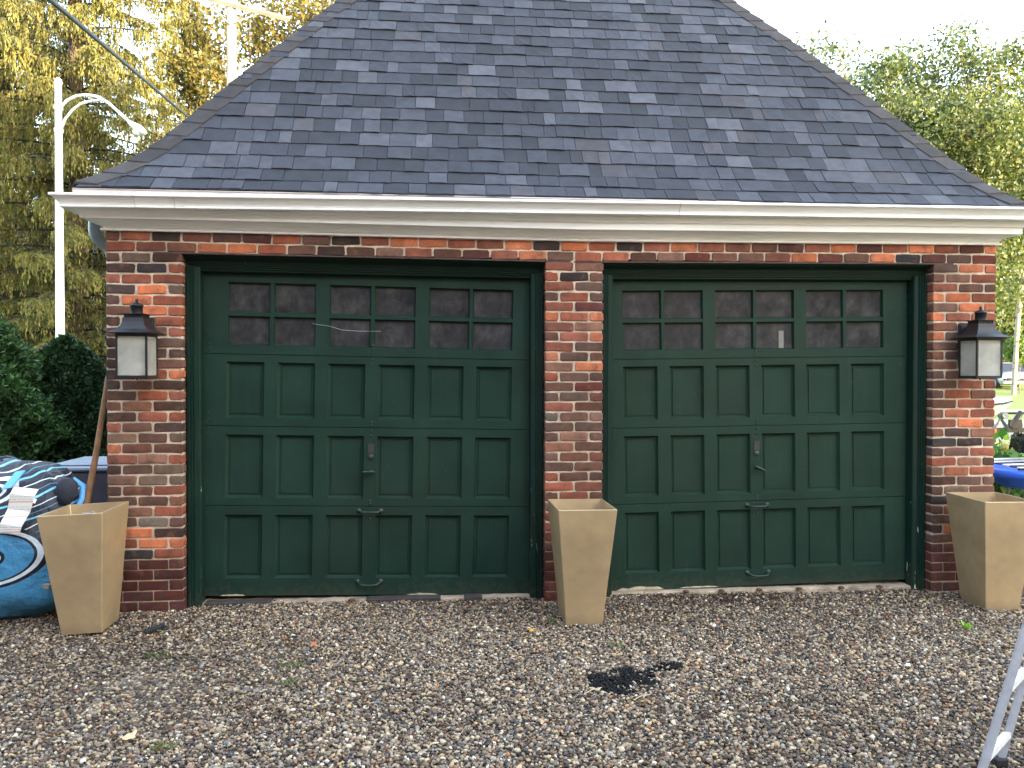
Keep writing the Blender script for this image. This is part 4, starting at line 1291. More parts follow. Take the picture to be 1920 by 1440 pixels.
weed((1.42, -1.10, GZ), 60, 0.08, 0.024, S(108, 116, 82), 'dull green weed patch in the gravel below the left door handle')
weed((1.46, -1.35, GZ), 50, 0.05, 0.024, S(110, 118, 82), 'dull green weed patch nearer the camera, below the left door')
weed((1.05, -2.02, GZ), 50, 0.06, 0.026, S(110, 118, 80), 'dull green weed patch beside the tan dead leaf')
weed((2.97, -0.47, GZ), 18, 0.03, 0.04, S(96, 128, 70), 'thin green weed at the left foot of the middle planter', 0.004)
weed((3.30, -0.93, GZ), 30, 0.05, 0.022, S(120, 138, 96), 'faint grey green weed tuft above the tar patch')

# fine litter of twigs, seeds and leaf crumbs caught between the stones
n = 520
lx = rng.uniform(0.2, 6.4, n); ly = np.where(rng.random(n) < 0.6, 0.06 - rng.exponential(0.12, n), rng.uniform(-2.2, 0.0, n))
ok = (ly > -2.3) & ~((lx < 0.5) & (ly > -0.02)) & ~((lx > 2.97) & (lx < 3.43) & (ly > -0.02)) & ~((lx > 5.88) & (ly > -0.02))
lx, ly = lx[ok], ly[ok]; n = len(lx)
cen = np.stack([lx, ly, GZ + 0.012 + rng.uniform(0, 0.006, n) + 0.004], 1)
an_ = rng.uniform(0, 2 * np.pi, n)
ax = np.stack([np.cos(an_), np.sin(an_), rng.normal(0, 0.15, n)], 1) * rng.uniform(0.006, 0.022, (n, 1))
wd = np.stack([-np.sin(an_), np.cos(an_), rng.normal(0, 0.3, n)], 1) * rng.uniform(0.0012, 0.005, (n, 1))
V = np.stack([cen - ax, cen + wd, cen + ax, cen - wd], 1).reshape(-1, 3)
pl = np.array([S(*c)[:3] for c in [(92, 66, 48), (120, 92, 64), (70, 52, 40), (164, 134, 92), (140, 84, 54)]])
cc_ = pl[rng.choice(5, n)] * rng.uniform(0.7, 1.2, (n, 1))
tag(link('leaf_litter', np_mesh('leaf_litter', V, np.arange(n * 4).reshape(n, 4), MAT['leaf'], False, np.repeat(cc_, 4, 0))), 'brown crumbs of leaf and twig scattered over the gravel', 'litter', kind='stuff')
# ================================================================ TREES AND PLANTS
def unit(v): return v / (np.linalg.norm(v, axis=-1, keepdims=True) + 1e-9)
def quads(c, ax, wd):
    """diamond leaves: centre c, half-axis ax (along), half-width wd"""
    n = len(c)
    V = np.stack([c - ax, c + wd - ax * 0.1, c + ax, c - wd - ax * 0.1], 1).reshape(-1, 3)
    F = np.arange(n * 4).reshape(n, 4)
    return V, F
def leaf_mesh(name, c, ax, wd, col, mat):
    V, F = quads(c, ax, wd)
    return np_mesh(name, V, F, mat, False, np.repeat(col, 4, 0))
def pick(cols, wts, n, jit=0.18):
    cols = np.array([S(*c)[:3] for c in cols]); wts = np.array(wts, float) / sum(wts)
    return cols[rng.choice(len(cols), n, p=wts)] * rng.uniform(1 - jit, 1 + jit, (n, 1))

def broadleaf(name, base, trunk_h, trunk_r, cc, cr, n_clump, per, lsize, cols, wts, label, bark='bark_grey', n_limb=7, lean=(0, 0), clump_r=0.55, hollow=0.45, cat='tree', group=None):
    base = np.array(base, float); cc = np.array(cc, float); cr = np.array(cr, float)
    root = tag(empty(name, tuple(base)), label, cat, group)
    # clump centres, more towards the crown's surface
    d = unit(rng.normal(0, 1, (n_clump, 3)))
    rad = hollow + (1 - hollow) * rng.random(n_clump) ** 0.55
    bump = 1 + 0.16 * np.sin(d[:, 0] * 5 + d[:, 2] * 7) + 0.10 * np.sin(d[:, 1] * 9 + d[:, 0] * 3)
    cl = cc + d * cr * (rad * bump)[:, None]
    m = MB()
    top = base + np.array([lean[0], lean[1], trunk_h])
    m.tube([tuple(base * 0 - (0, 0, 0.1)), tuple((top - base) * 0.5 + rng.normal(0, 0.04, 3)), tuple(top - base)], [trunk_r * 1.25, trunk_r, trunk_r * 0.8], 10)
    ends = []
    for i in range(n_limb):
        dd = unit(np.array([math.cos(2 * PI * i / n_limb + 0.4), math.sin(2 * PI * i / n_limb + 0.4), random.uniform(0.1, 1.0)]))
        e = cc + dd * cr * random.uniform(0.45, 0.75)
        mid = (top + e) / 2 + rng.normal(0, 0.1, 3) * cr.mean() * 0.5
        m.tube([tuple(top - base - (0, 0, 0.1)), tuple(mid - base), tuple(e - base)], [trunk_r * 0.55, trunk_r * 0.35, trunk_r * 0.14], 6, cap=False)
        ends += [mid, e]
    ends = np.array(ends)
    for i in range(0, n_clump, 2):
        k = np.argmin(np.linalg.norm(ends - cl[i], axis=1))
        m.tube([tuple(ends[k] - base), tuple((ends[k] + cl[i]) / 2 - base + rng.normal(0, 0.05, 3)), tuple(cl[i] - base)], [trunk_r * 0.13, trunk_r * 0.09, trunk_r * 0.04], 4, cap=False)
    m.build('trunk', MAT[bark], root)
    n = n_clump * per
    cen = np.repeat(cl, per, 0) + rng.normal(0, 1, (n, 3)) * clump_r * np.array([0.62, 0.62, 0.42])
    ax = unit(rng.normal(0, 1, (n, 3)) + np.array([0, 0, -0.5]))
    wd = unit(np.cross(ax, rng.normal(0, 1, (n, 3))))
    sz = lsize * rng.uniform(0.6, 1.25, (n, 1))
    link('crown', leaf_mesh('crown', cen - base, ax * sz, wd * sz * 0.6, pick(cols, wts, n), MAT['leaf']), root)
    return root

def spruce():
    base = np.array([-8.9, 20.0, -0.1])
    root = tag(empty('spruce_tree', tuple(base)), 'tall drooping spruce with golden sunlit upper boughs at the upper left', 'tree')
    H = 23.0
    MB().tube([(0, 0, -0.1), (0.05, 0, 6), (0, 0.05, 14), (0, 0, H)], [0.34, 0.28, 0.16, 0.02], 10).build('trunk', MAT['bark'], root)
    br = MB(); Cn, Ax, Wd, Tn = [], [], [], []
    z = 1.6
    while z < 22.0:
        Rz = 5.3 * (1 - z / 24.5) ** 0.75
        nb = 7
        a0 = random.uniform(0, 2 * PI)
        for k in range(nb):
            a = a0 + 2 * PI * k / nb + random.uniform(-.3, .3)
            L = Rz * random.uniform(0.72, 1.12)
            dr = np.array([math.cos(a), math.sin(a), 0.0]); sd = np.array([-dr[1], dr[0], 0.0])
            tt = np.linspace(0, 1, 9)
            rise_ = 0.10 * L * np.sin(tt * PI * 0.6) - 0.34 * L * tt ** 1.6 + 0.13 * L * tt ** 5
            pts = dr[None] * (tt * L)[:, None] + np.array([0, 0, 1.0])[None] * rise_[:, None] + np.array([0, 0, z + random.uniform(-.15, .15)])
            br.tube([tuple(p) for p in pts], list(np.linspace(0.042, 0.008, 9)), 4, cap=False)
            # side twigs
            nt = int(L / 0.066)
            u = 0.06 + 0.94 * rng.random(nt) ** 0.85
            bp = np.stack([np.interp(u, tt, pts[:, i]) for i in range(3)], 1)
            s = rng.choice([-1, 1], nt)
            tl = rng.uniform(0.25, 0.85, nt) * (1.15 - 0.55 * u) * min(1.0, L / 3.2)
            tdir = unit(sd[None] * s[:, None] * 0.8 + dr[None] * rng.uniform(0.2, 0.9, (nt, 1)) + np.array([0, 0, -0.25])[None])
            for q in range(5):                              # strands hanging from points along the twig
                f = (q + rng.random(nt)) / 5
                p = bp + tdir * (tl * f)[:, None] + np.array([0, 0, -0.35])[None] * ((f * tl) ** 2)[:, None]
                hl = rng.uniform(0.10, 0.95, nt) * (0.25 + 0.75 * rng.random(nt))
                for e in range(5):
                    hang = hl * (e + rng.random(nt)) / 5
                    c = p + np.array([0, 0, -1.0])[None] * hang[:, None] + rng.normal(0, 0.02, (nt, 3))
                    ax = unit(tdir * (0.5 if e == 0 else 0.12) + np.array([0, 0, -1.0])[None] * (0.2 + hang * 3)[:, None] + rng.normal(0, 0.22, (nt, 3)))
                    wd = unit(np.cross(ax, rng.normal(0, 1, (nt, 3))))
                    sz = rng.uniform(0.045, 0.085, (nt, 1))
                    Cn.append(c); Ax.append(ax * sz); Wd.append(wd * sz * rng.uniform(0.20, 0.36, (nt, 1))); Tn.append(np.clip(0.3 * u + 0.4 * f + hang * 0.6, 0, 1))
        z += 0.60 * random.uniform(0.85, 1.2)
    br.build('branches', MAT['dark_core'], root)
    c = np.concatenate(Cn); ax = np.concatenate(Ax); wd = np.concatenate(Wd); tn = np.concatenate(Tn)[:, None]
    n = len(c); print('spruce leaves', n)
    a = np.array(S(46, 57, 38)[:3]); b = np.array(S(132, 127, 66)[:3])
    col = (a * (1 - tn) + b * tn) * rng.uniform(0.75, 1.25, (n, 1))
    dead = rng.random(n) < 0.03
    col[dead] = np.array(S(110, 82, 50)[:3])
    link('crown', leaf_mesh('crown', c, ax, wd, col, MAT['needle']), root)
    return root
spruce0 = spruce()
def copy_tree(o, loc, rz, sc, label):
    r = o.copy(); COL.objects.link(r); r.location = loc; r.rotation_euler = (0, 0, rz); r.scale = (sc, sc, sc); r['label'] = label
    for ch in list(o.children):
        c = ch.copy(); COL.objects.link(c); c.parent = r
    return r
copy_tree(spruce0, (-13.2, 24.5, -0.1), 2.1, 0.95, 'second drooping spruce further left and behind the street lamp')
copy_tree(spruce0, (-8.2, 29.0, -0.1), 4.0, 0.8, 'smaller spruce standing behind the tall spruce, left of the utility pole')
for o_ in (spruce0,): o_['group'] = 'drooping spruces'
for o_ in COL.objects:
    if o_.name.startswith('spruce_tree'): o_['group'] = 'drooping spruces'

GOLD = [(104, 116, 52), (128, 136, 64), (86, 102, 54), (146, 142, 70)]
broadleaf('broadleaf_tree', (-5.6, 31, -0.1), 8.0, 0.3, (-5.4, 31, 14.5), (5.0, 4.0, 5.2), 130, 170, 0.10, [(88, 84, 46), (104, 96, 50), (74, 78, 44), (104, 88, 46)], [3, 3, 2, 1],
          'thinly leaved golden tree behind the utility pole', n_limb=9, clump_r=0.75, hollow=0.3)
broadleaf('broadleaf_tree', (19.6, 21.5, -0.1), 6.0, 0.32, (18.6, 21.2, 8.1), (6.3, 4.6, 4.7), 640, 215, 0.074, [(72, 86, 54), (88, 100, 64), (58, 74, 50), (104, 112, 72)], [3, 3, 3, 1.5],
          'large rounded green tree beyond the right roof slope', n_limb=10, clump_r=0.62, hollow=0.25)
def birch():
    base = (32.6, 33.9, 0.35)
    root = tag(empty('birch_tree', base), 'birch with pale trunk and bright yellow-green leaves beyond the right pier', 'tree')
    m = MB()
    for dx, dy, h, r in ((1.6, 0.0, 16.0, 0.11), (2.4, 0.6, 15.0, 0.08)):
        m.tube([(dx * 0.1, dy * 0.1, -0.3), (dx * 0.25, dy * 0.3, h * 0.28), (dx * 0.7, dy * 0.7, h * 0.62), (dx * 1.1, dy * 1.2, h)], [r * 1.2, r, r * 0.7, r * 0.2], 8)
        for k in range(9):
            f = random.uniform(0.35, 0.95); a = random.uniform(0, 2 * PI)
            p = Vector((dx * f * 1.05, dy * f * 1.2, h * f))
            m.tube([p, p + Vector((math.cos(a) * 1.5, math.sin(a) * 1.5, 1.1)), p + Vector((math.cos(a) * 2.8, math.sin(a) * 2.8, 1.0))], [r * .25, r * .16, r * .05], 5, cap=False)
    m.build('trunk', MAT['birch'], root)
    nc, per = 260, 110
    cl = np.array([1.2, 0.0, 10.6]) + unit(rng.normal(0, 1, (nc, 3))) * (rng.random((nc, 1)) ** 0.45) * np.array([4.6, 3.6, 6.6])
    n = nc * per
    c = np.repeat(cl, per, 0) + rng.normal(0, 1, (n, 3)) * np.array([0.48, 0.48, 0.65])
    ax = unit(rng.normal(0, 1, (n, 3)) + np.array([0, 0, -0.9])); wd = unit(np.cross(ax, rng.normal(0, 1, (n, 3))))
    sz = rng.uniform(0.07, 0.12, (n, 1))
    link('crown', leaf_mesh('crown', c, ax * sz, wd * sz * 0.7, pick([(92, 108, 48), (108, 120, 58), (76, 94, 42), (124, 130, 68)], [3, 3, 2, 1], n), MAT['leaf']), root)
birch()
far = [(41.0, 46.0, 6.5, (6.5, 4, 6.0), 'broad dark tree far beyond the birch'), (50.0, 44.0, 6.0, (6, 4, 6), 'far green tree right of the neighbouring house'), (-22.0, 30.0, 7.5, (5, 4, 6), 'dark tree far left behind the hedge')]
for x, y, z, rr, lab in far:
    broadleaf('broadleaf_tree', (x, y, rise(x, y) - 0.15), z * 0.5, 0.28, (x, y, z + 0.8), rr, 110, 110, 0.17, [(50, 66, 38), (62, 78, 44), (44, 60, 36), (76, 88, 48)], [3, 3, 2, 1], lab, n_limb=6, clump_r=0.9, hollow=0.3, group='far trees')

def arborvitae(loc, hgt, rx, ry, n, cols, wts, label, lump=0.10, point=0.55):
    root = tag(empty('arborvitae', loc), label, 'shrub', 'arborvitae left of the garage')
    prof = []
    for i in range(10):
        f = i / 9; r = (1 - f ** 2.4) ** point
        prof.append((max(0.02, r * 0.80 * rx), f * hgt * 0.95))
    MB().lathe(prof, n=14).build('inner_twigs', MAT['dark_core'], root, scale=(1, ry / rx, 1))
    f = rng.random(n) ** 0.85; a = rng.uniform(0, 2 * np.pi, n)
    r = (1 - f ** 2.4) ** point
    r = np.maximum(r, 0.04) * (1 + lump * np.sin(a * 5 + f * 17) + lump * 0.8 * np.sin(a * 11 - f * 29)) * (0.80 + 0.24 * rng.random(n) ** 0.7)
    c = np.stack([r * rx * np.cos(a), r * ry * np.sin(a), f * hgt * (1 + 0.015 * rng.normal(0, 1, n))], 1)
    outw = np.stack([np.cos(a), np.sin(a), np.zeros(n)], 1)
    tang = np.stack([-np.sin(a), np.cos(a), np.zeros(n)], 1)
    ax = unit(outw * rng.uniform(0.3, 0.9, (n, 1)) + np.array([0, 0, 1.0])[None] * rng.uniform(-0.1, 0.8, (n, 1)) + rng.normal(0, 0.35, (n, 3)))
    wd = unit(tang * rng.uniform(0.2, 1, (n, 1)) + rng.normal(0, 0.5, (n, 3)))
    sz = rng.uniform(0.022, 0.045, (n, 1))
    link('foliage', leaf_mesh('foliage', c, ax * sz, wd * sz * 0.5, pick(cols, wts, n, 0.3), MAT['arbor']), root)
arborvitae((-2.02, 3.95, -0.1), 2.04, 0.62, 0.55, 60000, [(34, 58, 36), (44, 72, 42), (26, 46, 30), (58, 84, 46)], [3, 3, 3, 1], 'dense dark green rounded arborvitae in front of the street lamp')
arborvitae((-2.95, 3.2, -0.1), 2.55, 1.05, 0.8, 70000, [(54, 86, 50), (74, 108, 62), (42, 68, 42), (96, 126, 72)], [3, 3, 2, 1.2], 'larger looser green arborvitae at the left edge of the picture', 0.16, 0.6)
arborvitae((-1.25, 5.6, -0.1), 1.75, 0.6, 0.5, 22000, [(34, 58, 36), (44, 72, 42), (26, 46, 30)], [3, 3, 3], 'lower dark arborvitae tucked between hedge and garage wall')

# hydrangea beside the right wall
def hydrangea():
    base = (8.45, 2.9, -0.1)
    root = tag(empty('hydrangea', base), 'leafy hydrangea with a cream flower head beside the right garage wall', 'shrub')
    m = MB()
    for k in range(26):
        a = random.uniform(0, 2 * PI); r = random.uniform(0.2, 0.85)
        m.tube([(0, 0, 0), (r * .5 * math.cos(a), r * .5 * math.sin(a), .4), (r * math.cos(a), r * math.sin(a), random.uniform(.55, .85))], [.009, .007, .004], 5, cap=False)
    m.build('stems', MAT['wood'], root)
    n = 1500
    d = unit(rng.normal(0, 1, (n, 3))); d[:, 2] = np.abs(d[:, 2])
    c = d * (0.6 + 0.4 * rng.random((n, 1))) * np.array([1.0, 0.85, 0.97]) + np.array([0, 0, 0.05])
    ax = unit(d + rng.normal(0, 0.5, (n, 3)) + np.array([0, 0, -0.35])); wd = unit(np.cross(ax, d + rng.normal(0, 0.25, (n, 3))))
    sz = rng.uniform(0.055, 0.10, (n, 1))
    link('leaves', leaf_mesh('leaves', c, ax * sz, wd * sz * 0.62, pick([(84, 128, 58), (112, 156, 72), (66, 106, 50), (140, 176, 88)], [3, 3, 2, 1.5], n), MAT['leaf']), root)
    for hx, hy, hz in ((0.02, -0.35, 0.88), (0.55, -0.45, 0.98), (0.75, -0.6, 0.84), (-0.3, -0.3, 1.0)):
        n = 260
        d = unit(rng.normal(0, 1, (n, 3)))
        c = np.array([hx, hy, hz]) + d * 0.085 * np.array([1, 1, .8])
        ax = unit(np.cross(d, rng.normal(0, 1, (n, 3)))); wd = np.cross(ax, d)
        link('flower_head', leaf_mesh('flower_head', c, ax * 0.016, wd * 0.016, pick([(226, 220, 160), (236, 232, 190), (206, 204, 130)], [2, 2, 1], n), MAT['leaf']), root)
hydrangea()

# ================================================================ STREET FURNITURE
def street_lamp():
    root = tag(empty('street_lamp', (-6.85, 14.42, -0.12)), 'white street lamp with a double curved arm against the spruce', 'street lamp')
    MB().tube([(0, 0, 0), (0, 0, 4.0), (0, 0, 8.62)], [0.115, 0.095, 0.075], 14).build('pole', MAT['white_paint'], root)
    MB().lathe([(0.085, 8.60), (0.095, 8.64), (0.07, 8.72), (0.03, 8.76)], n=12).build('pole_cap', MAT['white_paint'], root)
    MB().lathe([(0.20, 0.0), (0.20, 0.10), (0.14, 0.18)], n=12).build('base', MAT['white_paint'], root)
    p = [(0.05, 0, 8.05), (0.20, -0.01, 8.22), (0.42, -0.03, 8.33), (0.66, -0.05, 8.36), (0.92, -0.07, 8.32), (1.20, -0.09, 8.16), (1.45, -0.11, 7.93), (1.72, -0.13, 7.68)]
    MB().tube(p, [0.035] * 8, 8).build('upper_arm', MAT['white_paint'], root)
    p = [(0.05, 0, 7.52), (0.16, -0.01, 7.78), (0.34, -0.03, 8.00), (0.55, -0.05, 8.15), (0.80, -0.06, 8.22), (1.0, -0.075, 8.24)]
    MB().tube(p, [0.03] * 6, 8).build('lower_arm', MAT['white_paint'], root)
    for z in (8.05, 7.5): MB().lathe([(0.10, z - 0.05), (0.10, z + 0.05)], n=14).build('collar', MAT['white_paint'], root)
    vs, fs = [], []
    n = 12
    for (x, z, w, h) in ((1.66, 7.72, 0.03, 0.03), (1.75, 7.66, 0.09, 0.06), (1.90, 7.56, 0.14, 0.085), (2.02, 7.47, 0.12, 0.07), (2.08, 7.43, 0.03, 0.02)):
        for k in range(n):
            a = 2 * PI * k / n
            vs.append((x + h * 0.6 * math.sin(a), -0.13 + w * math.cos(a), z + h * math.sin(a)))
    for i in range(4):
        for k in range(n):
            a = i * n + k; b = i * n + (k + 1) % n
            fs.append((a, b, b + n, a + n))
    MB().add(vs, fs, True).build('lamp_head', MAT['white_paint'], root)
    MB().lathe([(0.02, -0.13), (0.08, -0.11), (0.11, -0.04), (0.105, 0.0)], (1.87, -0.13, 7.51), 14).build('lamp_glass', plain('lamp_lens', S(196, 200, 204), 0.15, 0.05), root)
street_lamp()
def utility_pole():
    root = tag(empty('utility_pole', (-4.03, 19.27, -0.12)), 'weathered wooden utility pole with a crossarm above the left roof slope', 'utility pole')
    MB().tube([(0, 0, 0), (0, 0, 6), (0, 0, 13.6)], [0.19, 0.17, 0.14], 12).build('post', MAT['pole_wood'], root)
    MB().tube([(-1.75, -0.15, 13.18), (1.75, -0.15, 12.42)], 0.075, 4, smooth=False).build('crossarm', MAT['pole_wood'], root)
    MB().tube([(-0.85, -0.12, 12.96), (0.0, -0.16, 12.2)], 0.025, 6).build('brace', MAT['galv'], root)
    MB().tube([(0.85, -0.12, 12.56), (0.0, -0.16, 12.2)], 0.025, 6).build('brace', MAT['galv'], root)
    for k in (-1.6, -0.9, 0.9, 1.6):
        MB().lathe([(0.03, 0.0), (0.05, 0.05), (0.03, 0.09), (0.045, 0.13), (0.02, 0.17)], (k, -0.15, 12.82 - 0.217 * k + 0.06), 10).build('insulator', plain('insulator_glaze', S(120, 116, 112), 0.3), root)
utility_pole()
def cable(a, b, sagm, r, label, n=18):
    a, b = Vector(a), Vector(b); p = []
    for i in range(n + 1):
        f = i / n
        q = a.lerp(b, f); q.z -= sagm * 4 * f * (1 - f)
        p.append(q)
    return tag(MB().tube(p, r, 6).build('overhead_cable', MAT['cable']), label, 'cable', 'overhead cables')
# thick service cable slants from the upper left down behind the roof
A = Vector((-2.163, 3.944, 5.824)); B = Vector((-4.18, 15.215, 8.126)); dv = B - A
cable(A - dv * 0.55, A + dv * 1.7, 0.0, 0.03, 'thick black cable slanting down behind the left roof edge')
cable(A - dv * 0.5 + Vector((-0.28, 0, -0.02)), A + dv * 1.6 + Vector((-0.5, 0, -0.2)), 0.05, 0.005, 'thin wire running below the thick black cable')
cable((-5.6, 19.1, 13.3), (-30, 12, 12.5), 0.5, 0.012, 'thin line leaving the crossarm to the left')

# ================================================================ HOUSES
t = NT('clapboard')
pos = t.new('ShaderNodeNewGeometry').outputs['Position']
lp = t.math('FRACT', t.math('MULTIPLY', t.sep(pos)[2], 7.0))
t.set(Base_Color=t.mix(t.ramp(lp, [(0.0, 1.0), (0.12, 0.0)]), S(226, 220, 208), S(150, 146, 138)), Roughness=0.7)
t.bump(lp, 0.6, 0.02)
MAT['clap'] = t.m
MAT['roof_grey'] = plain('grey_roof', S(104, 104, 110), 0.9, 0.2, 6)
t = NT('house_glass'); t.set(Base_Color=S(34, 38, 44), Roughness=0.08); MAT['glass_dark'] = t.m
def house(name, loc, rz, w, d, h, rh, wall, roofm, label, wins, over=0.4, door=True):
    root = tag(empty(name, loc, rz), label, 'house')
    MB().box(-w/2, w/2, -d/2, d/2, 0, h).build('wall', wall, root)
    m = MB()
    m.add([(-w/2 - over, -d/2 - over, h - 0.1), (w/2 + over, -d/2 - over, h - 0.1), (w/2 + over, d/2 + over, h - 0.1), (-w/2 - over, d/2 + over, h - 0.1), (-w/2 - over, 0, h + rh), (w/2 + over, 0, h + rh)],
          [(0, 1, 5, 4), (2, 3, 4, 5), (3, 0, 4), (1, 2, 5), (3, 2, 1, 0)])
    rf = m.build('roof', roofm, root)
    MB().box(-w/2 - over, w/2 + over, -d/2 - over - 0.04, -d/2 - over - 0.002, h - 0.24, h - 0.08).build('fascia', MAT['white_paint'], rf)
    MB().box(w * 0.2, w * 0.2 + 0.8, 0.6, 1.4, h + rh * 0.4, h + rh + 0.7).build('chimney', MAT['brick_far'], rf)
    for (x, z, ww, hh, face) in wins:
        y = -d/2 if face < 0 else d/2
        s = -1 if face < 0 else 1
        fr = MB()
        ya, yb = sorted((y + s * 0.005, y + s * 0.06))
        fr.box(x - ww/2 - .08, x + ww/2 + .08, ya, yb, z + hh, z + hh + .1).box(x - ww/2 - .08, x + ww/2 + .08, ya, yb, z - .1, z)
        fr.box(x - ww/2 - .08, x - ww/2, ya, yb, z, z + hh).box(x + ww/2, x + ww/2 + .08, ya, yb, z, z + hh).box(x - ww/2, x + ww/2, ya, yb - .01 if s > 0 else yb, z + hh * .48, z + hh * .52)
        wf = fr.build('window', MAT['white_paint'], root)
        ya, yb = sorted((y + s * 0.004, y + s * 0.02))
        MB().box(x - ww/2, x + ww/2, ya, yb, z + 0.001, z + hh - 0.001).build('pane', MAT['glass_dark'], wf)
    return root
# neighbours seen past the garage
house('neighbour_house', (-12.6, 27.5, -0.1), 0.1, 7.0, 6.0, 2.85, 1.25, MAT['clap'], MAT['roof_grey'], 'low white outbuilding with grey roof glimpsed left of the garage', [(-1.6, 1.2, 1.3, 1.4, -1), (1.3, 1.2, 1.5, 1.4, -1)])
house('neighbour_house', (-13.5, 38.0, -0.1), 0.1, 11.0, 8.0, 6.4, 3.0, MAT['clap'], MAT['roof_grey'], 'taller pale clapboard house behind the spruce at left', [(-3, 1.0, 1.0, 1.6, -1), (0, 1.0, 1.0, 1.6, -1), (3, 1.0, 1.0, 1.6, -1), (-3, 4.0, 1.0, 1.5, -1), (3, 4.0, 1.0, 1.5, -1)])
house('neighbour_house', (46.5, 54.0, 1.2), 1.1, 11.0, 8.0, 4.2, 3.2, plain('grey_siding', S(150, 152, 154), 0.8, 0.1), MAT['roof_grey'], 'grey sided house with grey roof beyond the birch at right', [(-3, 1.2, 1.2, 1.4, -1), (0, 1.2, 1.2, 1.4, -1), (3, 1.2, 1.2, 1.4, -1)])
# unseen block added behind the photographer to keep the low sun off the garage
rw = [(x, z, 1.5, 1.7, 1) for x in (-13, -9.3, -5.6, -1.9, 1.9, 5.6, 9.3, 13) for z in (1.0, 4.3, 7.6, 10.9, 14.2)]
house('unseen_sun_blocker', (29.4, -30.0, -0.1), math.atan2(SUN_FROM.x, -SUN_FROM.y), 31.0, 10.0, 16.6, 2.2, MAT['brick_far'], MAT['roof_grey'], 'long brick building added unseen behind the camera to shade the garage', rw)
house('unseen_sky_blocker', (1.0, -15.4, -0.1), 0.0, 10.4, 9.4, 6.8, 3.2, MAT['brick_far'], MAT['roof_grey'], 'tall brick house added unseen behind the camera to block the low sky', [(x, z, 1.1, 1.6, 1) for x in (-3.6, -1.2, 1.2, 3.6) for z in (1.0, 4.4)])  # added out of view so light reaches the front from higher up
house('unseen_sky_blocker', (-9.6, -8.0, -0.1), R(90), 11.0, 10.4, 6.6, 3.2, MAT['brick_far'], MAT['roof_grey'], 'brick house added unseen left of the drive to block the left sky', [(x, z, 1.1, 1.6, -1) for x in (-4, -1.2, 1.6, 4.2) for z in (1.0, 4.0)])  # added out of view to darken the left part of the front
# ================================================================ RIGHT-HAND BACKGROUND
# boat on a trailer
def boat():
    root = tag(empty('boat', (12.36, 7.56, 0.42)), 'white motorboat bow on a trailer seen past the right pier', 'boat')
    # bow points along +x (to the right); local x=0 at the bow tip
    sec = []
    n = 12
    for (x, w, keel, sh) in ((0.0, 0.015, 0.60, 0.66), (-0.35, 0.30, 0.36, 0.64), (-0.9, 0.62, 0.16, 0.62), (-1.8, 0.86, 0.05, 0.60), (-3.2, 0.95, 0.0, 0.58), (-4.6, 0.92, 0.0, 0.56)):
        ring = []
        for k in range(n + 1):
            a = -1 + 2 * k / n
            y = w * a; z = keel + (sh - keel) * abs(a) ** 1.7
            ring.append((x, y, z))
        sec.append(ring)
    vs = [p for r in sec for p in r]; N = n + 1
    fs = [(i * N + k, i * N + k + 1, (i + 1) * N + k + 1, (i + 1) * N + k) for i in range(len(sec) - 1) for k in range(n)]
    fs.append(tuple((len(sec) - 1) * N + k for k in range(N)))
    gel = plain('white_gelcoat', S(238, 238, 236), 0.2, 0.03, 2)
    MB().add(vs, fs, True).build('hull', gel, root)
    dv_, df = [], []
    for r in sec:
        x, y, z = r[-1]
        dv_ += [(x, -y, z + .006), (x, -y * .5, z + .05 + .05 * y), (x, 0, z + .07 + .09 * y), (x, y * .5, z + .05 + .05 * y), (x, y, z + .006)]
    df = [(i * 5 + k, i * 5 + k + 1, (i + 1) * 5 + k + 1, (i + 1) * 5 + k) for i in range(len(sec) - 1) for k in range(4)]
    MB().add(dv_, df, True).build('deck', gel, root)
    MB().tube([(r[0][0], r[0][1] - .008, r[0][2]) for r in sec], 0.018, 6).build('rub_rail', MAT['rubber'], root)
    MB().tube([(r[-1][0], r[-1][1] + .008, r[-1][2]) for r in sec], 0.018, 6).build('rub_rail', MAT['rubber'], root)
    MB().add([(-1.5, -.6, .66), (-1.5, .6, .66), (-1.85, .5, 1.05), (-1.85, -.5, 1.05)], [(0, 1, 2, 3)]).build('windscreen', MAT['glass_dark'], root)
boat()
